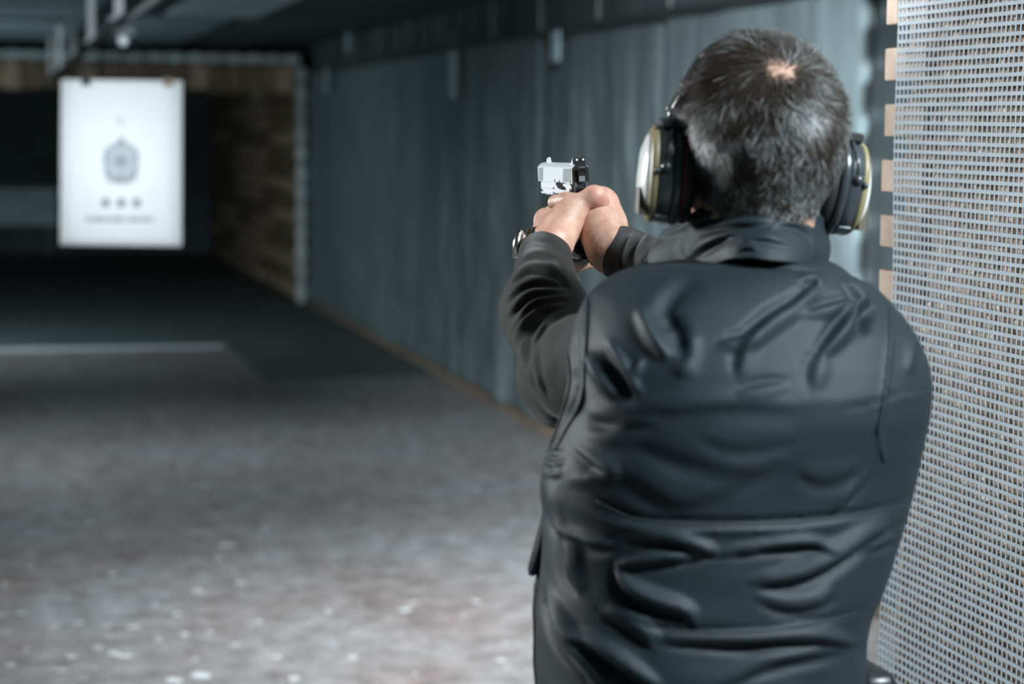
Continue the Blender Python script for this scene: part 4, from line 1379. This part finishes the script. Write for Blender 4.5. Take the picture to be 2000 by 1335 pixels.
# frame and dust cover
bm = bmesh.new()
gprism(bm, [(0.002, SH), (GL - 0.014, SH), (GL - 0.012, SH - 0.004), (GL - 0.017, SH - 0.0115), (GL - 0.030, SH - 0.0135), (0.070, SH - 0.0140), (0.002, SH - 0.0120)], 0.0006, GW - 0.0006)
bmesh.ops.bevel(bm, geom=bm.edges[:], offset=0.0010, segments=2, affect='EDGES')
frame = bm_obj('frame', bm, M_slide, pistol)
bm = bmesh.new()
for (u0_, u1_) in ((SH - 0.0092, SH - 0.0062), (SH - 0.0155, SH - 0.0128)):
    gbox(bm, 0.088, GL - 0.020, u0_, u1_, -0.0012, 0.001); gbox(bm, 0.088, GL - 0.020, u0_, u1_, GW - 0.001, GW + 0.0012)
gbox(bm, 0.085, GL - 0.024, SH - 0.0150, SH - 0.0120, 0.002, GW - 0.002)
for k in range(4): gbox(bm, 0.092 + 0.012 * k, 0.098 + 0.012 * k, SH - 0.0172, SH - 0.0145, 0.002, GW - 0.002)
bm_obj('accessory_rail', bm, M_slide, pistol)
bm = bmesh.new()
add_tube(bm, [g(GL - 0.004, -0.0065, GW / 2), g(GL + 0.0012, -0.0065, GW / 2)], 0.0075, 20)
bm_obj('barrel', bm, M_steel, pistol, True)
bm = bmesh.new()
add_tube(bm, [g(GL - 0.010, SH + 0.0005, GW / 2), g(GL - 0.0095 + 0.006, SH + 0.0005, GW / 2)], 0.0055, 16)
bm_obj('spring_plug', bm, M_steel, pistol, True)
# sights
bm = bmesh.new()
w0_, w1_ = 0.0040, GW - 0.0040
gprism(bm, [(0.0005, 0.0040), (0.0005, 0.0122), (0.0035, 0.0125), (0.0060, 0.0118), (0.0165, 0.0046)], w0_, w0_ + 0.0050)
gprism(bm, [(0.0005, 0.0040), (0.0005, 0.0122), (0.0035, 0.0125), (0.0060, 0.0118), (0.0165, 0.0046)], w1_ - 0.0050, w1_)
gprism(bm, [(0.0005, 0.0040), (0.0005, 0.0092), (0.0060, 0.0092), (0.0165, 0.0044)], w0_ + 0.0048, w1_ - 0.0048)
rs = bm_obj('rear_sight', bm, M_blacksteel, pistol)
M_dot = mat('white_sight_dot', (0.9, 0.92, 0.92), 0.5)
for r in (w0_ + 0.0026, w1_ - 0.0026):
    bm = bmesh.new(); add_tube(bm, [g(0.0006, 0.0100, r), g(-0.0003, 0.0100, r)], 0.00135, 14); o = bm_obj('sight_dot', bm, M_dot, rs); o['label'] = 'white dot'
bm = bmesh.new(); gprism(bm, [(0.0165, 0.0035), (0.0165, 0.0046), (0.0060, 0.0116), (0.0045, 0.0035)], w0_ - 0.0012, w0_)
bm_obj('sight_lit_flank', bm, M_slide, rs)  # light on the black sight's left flank, put into a silver colour
bm = bmesh.new()
gprism(bm, [(GL - 0.028, 0.0050), (GL - 0.022, 0.0112), (GL - 0.0185, 0.0112), (GL - 0.015, 0.0050)][::-1], GW / 2 - 0.0019, GW / 2 + 0.0019)
fs_ = bm_obj('front_sight', bm, M_slide, pistol)
bm = bmesh.new(); bmesh.ops.create_uvsphere(bm, u_segments=12, v_segments=8, radius=0.0018, matrix=Matrix.Translation(Vector(g(GL - 0.0240, 0.0104, GW / 2)))); bm_obj('sight_dot', bm, M_dot, fs_, True)
# hammer, beavertail, levers
bm = bmesh.new()
gprism(bm, [(-0.001, SH + 0.002), (-0.001, -0.006), (-0.004, -0.0010), (-0.0085, 0.0008), (-0.0100, -0.0012), (-0.0070, -0.0050), (-0.0058, -0.0100), (-0.0055, SH + 0.002)], GW / 2 - 0.0042, GW / 2 + 0.0042)
bmesh.ops.bevel(bm, geom=bm.edges[:], offset=0.0006, segments=1, affect='EDGES')
hm_ = bm_obj('hammer', bm, M_blacksteel, pistol)
bm = bmesh.new()
for k in range(3): gbox(bm, -0.0094 + 0.0012 * k, -0.0089 + 0.0012 * k, 0.0003, 0.0013, GW / 2 - 0.0038, GW / 2 + 0.0038)
gbox(bm, -0.0068, -0.0054, SH + 0.0018, SH + 0.0085, GW / 2 - 0.0038, GW / 2 + 0.0038)
bm_obj('hammer_face', bm, mat('grey_hammer_steel', (0.30, 0.33, 0.35), 0.35, 0.9), hm_)
bm = bmesh.new()
gprism(bm, [(0.006, SH - 0.004), (-0.004, SH - 0.0055), (-0.0130, SH - 0.0048), (-0.0165, SH - 0.0062), (-0.0140, SH - 0.0105), (-0.0040, SH - 0.0145), (0.002, SH - 0.030), (0.012, SH - 0.034)], 0.0004, GW - 0.0004)
bmesh.ops.bevel(bm, geom=bm.edges[:], offset=0.0012, segments=2, affect='EDGES')
bm_obj('beavertail', bm, M_blacksteel, pistol)
bm = bmesh.new()
gprism(bm, [(0.0045, SH - 0.0005), (0.0300, SH - 0.0010), (0.0300, SH - 0.0040), (0.0170, SH - 0.0052), (0.0105, SH - 0.0115), (0.0035, SH - 0.0135), (0.0010, SH - 0.0060)], -0.0042, 0.0006)
bmesh.ops.bevel(bm, geom=bm.edges[:], offset=0.0006, segments=1, affect='EDGES')
bm_obj('thumb_safety', bm, M_slide, pistol)
bm = bmesh.new()
gprism(bm, [(0.0300, SH - 0.0008), (0.0640, SH + 0.0005), (0.0660, SH - 0.0030), (0.0560, SH - 0.0075), (0.0380, SH - 0.0090), (0.0300, SH - 0.0060)], -0.0034, 0.0006)
bmesh.ops.bevel(bm, geom=bm.edges[:], offset=0.0006, segments=1, affect='EDGES')
bm_obj('slide_stop', bm, M_blacksteel, pistol)
bm = bmesh.new()
gprism(bm, [(0.0560, SH + 0.0004), (0.0590, SH + 0.0036), (0.0620, SH + 0.0004)], -0.0002, 0.001); gprism(bm, [(0.078, SH + 0.0004), (0.080, SH + 0.0046), (0.083, SH + 0.0004)], -0.0002, 0.001)
gprism(bm, [(0.0050, SH + 0.0004), (0.0068, SH + 0.0046), (0.0096, SH + 0.0004)], -0.0002, 0.001)
o = bm_obj('slide_notch', bm, M_blacksteel, slide); o['kind'] = 'stuff'
# trigger guard and trigger
bm = bmesh.new()
pth = [(0.088, SH - 0.0130), (0.091, SH - 0.024), (0.087, SH - 0.034), (0.076, SH - 0.0375), (0.060, SH - 0.0370), (0.050, SH - 0.034)]
add_tube(bm, [g(f, u, GW / 2) for f, u in pth], 0.0035, 8); bm_obj('trigger_guard', bm, M_slide, pistol, True)
bm = bmesh.new(); gprism(bm, [(0.062, SH - 0.012), (0.069, SH - 0.012), (0.066, SH - 0.022), (0.069, SH - 0.030), (0.065, SH - 0.030), (0.061, SH - 0.021)], GW / 2 - 0.003, GW / 2 + 0.003); bm_obj('trigger', bm, M_steel, pistol)
# grip, panels, magazine base, lanyard ring
bm = bmesh.new()
gprism(bm, [(0.004, SH - 0.012), (0.056, SH - 0.013), (0.028, SH - 0.0935), (-0.024, SH - 0.0935), (-0.018, SH - 0.080), (0.000, SH - 0.030)], 0.0022, GW - 0.0022)
bmesh.ops.bevel(bm, geom=bm.edges[:], offset=0.002, segments=2, affect='EDGES'); grip = bm_obj('grip', bm, M_blacksteel, pistol)
for (ra, rb) in ((-0.0030, 0.0024), (GW - 0.0024, GW + 0.0030)):
    bm = bmesh.new(); gprism(bm, [(0.012, SH - 0.014), (0.050, SH - 0.016), (0.024, SH - 0.089), (-0.016, SH - 0.089), (-0.010, SH - 0.070), (0.006, SH - 0.030)], ra, rb)
    bmesh.ops.bevel(bm, geom=bm.edges[:], offset=0.0022, segments=2, affect='EDGES'); gp = bm_obj('grip_panel', bm, M_black, grip)
bm = bmesh.new()
for k in range(6):
    for j in range(3):
        gbox(bm, 0.026 + 0.0045 * j - 0.0012 * k, 0.0285 + 0.0045 * j - 0.0012 * k, SH - 0.0190 - 0.0042 * k, SH - 0.0162 - 0.0042 * k, -0.0042, -0.0028)
o = bm_obj('grip_checkering', bm, mat('worn_grip_steel', (0.45, 0.5, 0.52), 0.4, 0.6), grip); o['kind'] = 'stuff'
bm = bmesh.new(); gprism(bm, [(0.030, SH - 0.0935), (0.029, SH - 0.0985), (-0.026, SH - 0.0985), (-0.027, SH - 0.0935)], 0.0014, GW - 0.0014)
bmesh.ops.bevel(bm, geom=bm.edges[:], offset=0.001, segments=1, affect='EDGES'); bm_obj('magazine_base', bm, mat('grey_base_plate', (0.20, 0.22, 0.23), 0.35, 0.7), pistol)
bm = bmesh.new()
rc = g(-0.029, SH - 0.0965, GW * 0.72)
add_tube(bm, [rc + gr * 0.0052 * math.cos(2 * math.pi * k / 18) + gu * 0.0052 * math.sin(2 * math.pi * k / 18) for k in range(19)], 0.0011, 8, False); bm_obj('lanyard_ring', bm, M_black, pistol, True)

# ================================================================== WATCH
watch = thing('wristwatch', 'steel and gold wristwatch on the man\'s left wrist at the cuff', 'watch', LW)
M_gold = mat('polished_gold', (0.75, 0.56, 0.38), 0.25, 1.0)
M_wsteel = mat('polished_steel', (0.8, 0.76, 0.70), 0.22, 1.0)
wc = P(1063, 489, 2.462)
wx = RT - nl * (RT @ nl); wx /= np.linalg.norm(wx)
wy = np.cross(nl, wx)
nk = 30
for k in range(nk):
    a0 = 2 * math.pi * k / nk; a1 = 2 * math.pi * (k + 0.86) / nk
    bm = bmesh.new()
    rr0, rr1 = 0.0285, 0.0312
    V8 = []
    for z in (-0.007, 0.007):
        for (a, r) in ((a0, rr0), (a1, rr0), (a1, rr1), (a0, rr1)):
            V8.append(wc + wx * r * math.cos(a) + wy * r * math.sin(a) + nl * z)
    vs = [bm.verts.new(v) for v in V8]
    for f in ((0, 1, 2, 3), (7, 6, 5, 4), (0, 4, 5, 1), (1, 5, 6, 2), (2, 6, 7, 3), (3, 7, 4, 0)): bm.faces.new([vs[i] for i in f])
    bm_obj('band_link', bm, M_gold if k % 2 else M_wsteel, watch)
ca_ = math.radians(186)
cdir = wx * math.cos(ca_) + wy * math.sin(ca_); ctan = np.cross(nl, cdir)
bm = bmesh.new()
def ringpts(off, r): return [wc + cdir * off + nl * (0.004 + r * math.cos(2 * math.pi * k / 28)) + ctan * r * math.sin(2 * math.pi * k / 28) for k in range(28)]
add_loft(bm, [ringpts(0.029, 0.0165), ringpts(0.0335, 0.0175), ringpts(0.0360, 0.0168), ringpts(0.0372, 0.0150)]); bm_obj('case', bm, M_wsteel, watch, True)
bm = bmesh.new(); add_loft(bm, [ringpts(0.0371, 0.0148), ringpts(0.0378, 0.0140)]); bm_obj('dial', bm, mat('dark_dial', (0.03, 0.03, 0.035), 0.1), watch)
ka = math.radians(-20)
kd = wx * math.cos(ka) + wy * math.sin(ka); kt = np.cross(nl, kd)
bm = bmesh.new()
add_loft(bm, [[wc + kd * o_ + nl * (z * s) + kt * (t * s) for z, t in ((-0.0075, -0.011), (0.0075, -0.011), (0.0075, 0.011), (-0.0075, 0.011))] for o_, s in ((0.0285, 1), (0.0335, 1), (0.0345, 0.85))]); bm_obj('clasp', bm, M_gold, watch)

# ================================================================== EAR DEFENDERS
muff = thing('ear_defenders', 'black and olive ear defenders worn on the man\'s head', 'ear defenders', HC)
M_shell = mat('glossy_black_shell', (0.040, 0.048, 0.053), 0.27, 0.0, coat=0.5)
M_cush = mat('black_foam_cushion', (0.012, 0.012, 0.013), 0.55)
M_olive = mat('olive_cap_plastic', (0.28, 0.235, 0.125), 0.38)
M_cap_reflect = mat('cap_plastic_with_reflection', (0.78, 0.79, 0.77), 0.25)  # beige cap whitened: its reflection is put into the colour
M_wire = mat('bright_wire', (0.55, 0.56, 0.55), 0.3, 0.9)
M_redline = mat('red_trim', (0.35, 0.03, 0.04), 0.4)
for s, ctr, toe, tilt in ((-1, P(1344, 343, 2.057), -13, 3), (1, P(1597, 357, 2.105), 0, 9)):
    A = np.array([s * 1.0, 0, 0])
    rot = Matrix.Rotation(math.radians(toe), 3, 'Z') @ Matrix.Rotation(math.radians(tilt), 3, 'Y')
    A = np.array(rot @ Vector(A)); Vv = np.array(rot @ Vector((0, 0, 1))); Ww = np.cross(A, Vv)

    def ring(t, hh, hw, n=44, e=2.3, dz=0.0):
        out = []
        for k in range(n):
            a = 2 * math.pi * k / n
            c, sn = math.cos(a), math.sin(a)
            out.append(ctr + A * t + Ww * hw * math.copysign(abs(c) ** (2 / e), c) + Vv * (dz + hh * math.copysign(abs(sn) ** (2 / e), sn)))
        return out
    side_name = 'left' if s < 0 else 'right'
    bm = bmesh.new(); add_loft(bm, [ring(-0.004, 0.040, 0.030), ring(-0.003, 0.046, 0.036), ring(0.002, 0.0485, 0.0385), ring(0.007, 0.0485, 0.0385), ring(0.010, 0.046, 0.036)])
    o = bm_obj('cushion', bm, M_cush, muff, True); o['label'] = 'soft black %s cushion' % side_name
    if s < 0:
        bm = bmesh.new(); add_loft(bm, [ring(0.0065, 0.0480, 0.0380), ring(0.0068, 0.0487, 0.0387), ring(0.0078, 0.0487, 0.0387), ring(0.0082, 0.0480, 0.0380)]); bm_obj('red_line', bm, M_redline, muff, True)
    bm = bmesh.new(); add_loft(bm, [ring(0.009, 0.047, 0.037), ring(0.0095, 0.0505, 0.0405), ring(0.0150, 0.0515, 0.0415), ring(0.0175, 0.0505, 0.0405), ring(0.018, 0.048, 0.038)]); bm_obj('base_ring', bm, M_shell, muff, True)
    bm = bmesh.new(); add_loft(bm, [ring(0.0165, 0.0455, 0.0365), ring(0.018, 0.0485, 0.0395), ring(0.022, 0.050, 0.0405), ring(0.031, 0.049, 0.0395), ring(0.0345, 0.047, 0.0375)]); sh = bm_obj('shell', bm, M_shell, muff, True)
    bm = bmesh.new(); add_loft(bm, [ring(0.033, 0.0470, 0.0375), ring(0.0345, 0.0492, 0.0392), ring(0.0385, 0.0480, 0.0380), ring(0.0415, 0.0440, 0.0350, dz=-0.001)]); bm_obj('outer_rim', bm, M_olive, muff, True)
    bm = bmesh.new(); add_loft(bm, [ring(0.0405, 0.0440, 0.0345, dz=-0.001), ring(0.0440, 0.0400, 0.0315, dz=-0.002), ring(0.0490, 0.0300, 0.0240, dz=-0.006), ring(0.0505, 0.0140, 0.0120, dz=-0.010)]); cp = bm_obj('outer_cap', bm, M_cap_reflect, muff, True)
    bm = bmesh.new()
    back = -Ww if (-Ww)[1] < 0 else Ww
    kc = ctr + A * 0.046 - Vv * 0.027 + back * 0.012
    add_loft(bm, [[kc + A * t + Ww * w_ * q for w_, q in ((1, 1),)] and [kc + A * t + Ww * (w1 * q) + Vv * (v1 * q) for w1, v1 in ((-0.014, -0.014), (0.014, -0.014), (0.012, 0.013), (-0.012, 0.013))] for t, q in ((-0.004, 1.0), (0.004, 1.0), (0.006, 0.8))])
    bm_obj('control_housing', bm, mat('dark_olive_housing', (0.10, 0.085, 0.06), 0.45), muff)
    ln_ = back * 0.55 - Vv * 0.83; lt_ = np.cross(ln_, A)
    lc = ctr + A * 0.0265 + back * 0.0225 - Vv * 0.0425
    bm = bmesh.new(); add_prism(bm, [lc + A * u_ * 0.0062 + lt_ * v_ * 0.0045 - ln_ * 0.002 for u_, v_ in ((-1, -1), (1, -1), (1, 1), (-1, 1))], ln_ * 0.0035)
    o = bm_obj('name_plate', bm, mat('pale_label', (0.22, 0.25, 0.27), 0.5), muff)
    # pivot, stirrup wire and slider
    back = -Ww if (-Ww)[1] < 0 else Ww
    pv = ctr + A * 0.026 + back * 0.0395 + Vv * 0.008
    bm = bmesh.new()
    bmesh.ops.create_uvsphere(bm, u_segments=14, v_segments=10, radius=0.0058, matrix=Matrix.Translation(Vector(pv)))
    bmesh.ops.create_uvsphere(bm, u_segments=12, v_segments=8, radius=0.0036, matrix=Matrix.Translation(Vector(pv + A * 0.009 - Vv * 0.004)))
    bm_obj('pivot_knob', bm, M_shell, muff, True)
    top = ctr + A * 0.020 + Vv * 0.052
    bm = bmesh.new()
    for bk in (back, -back):
        add_tube(bm, [ctr + A * 0.026 + bk * 0.041 + Vv * 0.008, ctr + A * 0.024 + bk * 0.036 + Vv * 0.028, ctr + A * 0.021 + bk * 0.022 + Vv * 0.046, top + bk * 0.006], 0.0021, 8)
    bm_obj('stirrup', bm, M_shell, muff, True)
    bm = bmesh.new(); add_loft(bm, [[top + A * a_ * q + back * b_ * q + Vv * z_ for a_, b_ in ((-0.012, -0.02), (0.012, -0.02), (0.012, 0.024), (-0.012, 0.024))] for z_, q in ((-0.008, 0.8), (-0.004, 1.0), (0.002, 1.0), (0.004, 0.85))])
    bm_obj('slider', bm, M_cush, muff)
# thin sprung band over the crown
def skull(t, off):
    a = math.pi * t
    return HC + np.array([-(0.0765 + off) * math.cos(a), 0.016 + 0.004 * math.sin(a), 0.005 + (0.079 + off) * math.sin(a)])


ls, rs_ = P(1318, 236, 2.055), P(1644, 262, 2.10)
bm = bmesh.new()
for off in (-0.005, 0.005):
    o3 = np.array([0, off, 0])
    add_tube(bm, [ls + o3, P(1311, 212, 2.05) + o3] + [skull(k / 24, 0.004) + o3 for k in range(3, 22)] + [P(1645, 205, 2.09) + o3, rs_ + o3], 0.0014, 6)
bm_obj('band_wire', bm, M_wire, muff, True)
rings = []
for k in range(6, 19):
    c = skull(k / 24, 0.0035); n_ = c - HC; n_[1] = 0; n_ /= np.linalg.norm(n_)
    rings.append([c + np.array([0, -0.011, 0]) - n_ * 0.001, c + np.array([0, 0.011, 0]) - n_ * 0.001, c + np.array([0, 0.011, 0]) + n_ * 0.002, c + np.array([0, -0.011, 0]) + n_ * 0.002])
bm = bmesh.new(); add_loft(bm, rings); bm_obj('headband', bm, M_cush, muff, True)
# wire loop at the left temple
bm = bmesh.new()
lp = [(1328, 178), (1318, 190), (1309, 205), (1304, 213), (1312, 214), (1322, 205), (1330, 192), (1340, 190), (1348, 194)]
add_tube(bm, [P(x, y, 2.035) for x, y in smoothline(lp, 4)], 0.0016, 8)
add_tube(bm, [P(1311, 214, 2.04), P(1304, 236, 2.05)], 0.0016, 8)
bm_obj('band_clip', bm, M_wire, muff, True)
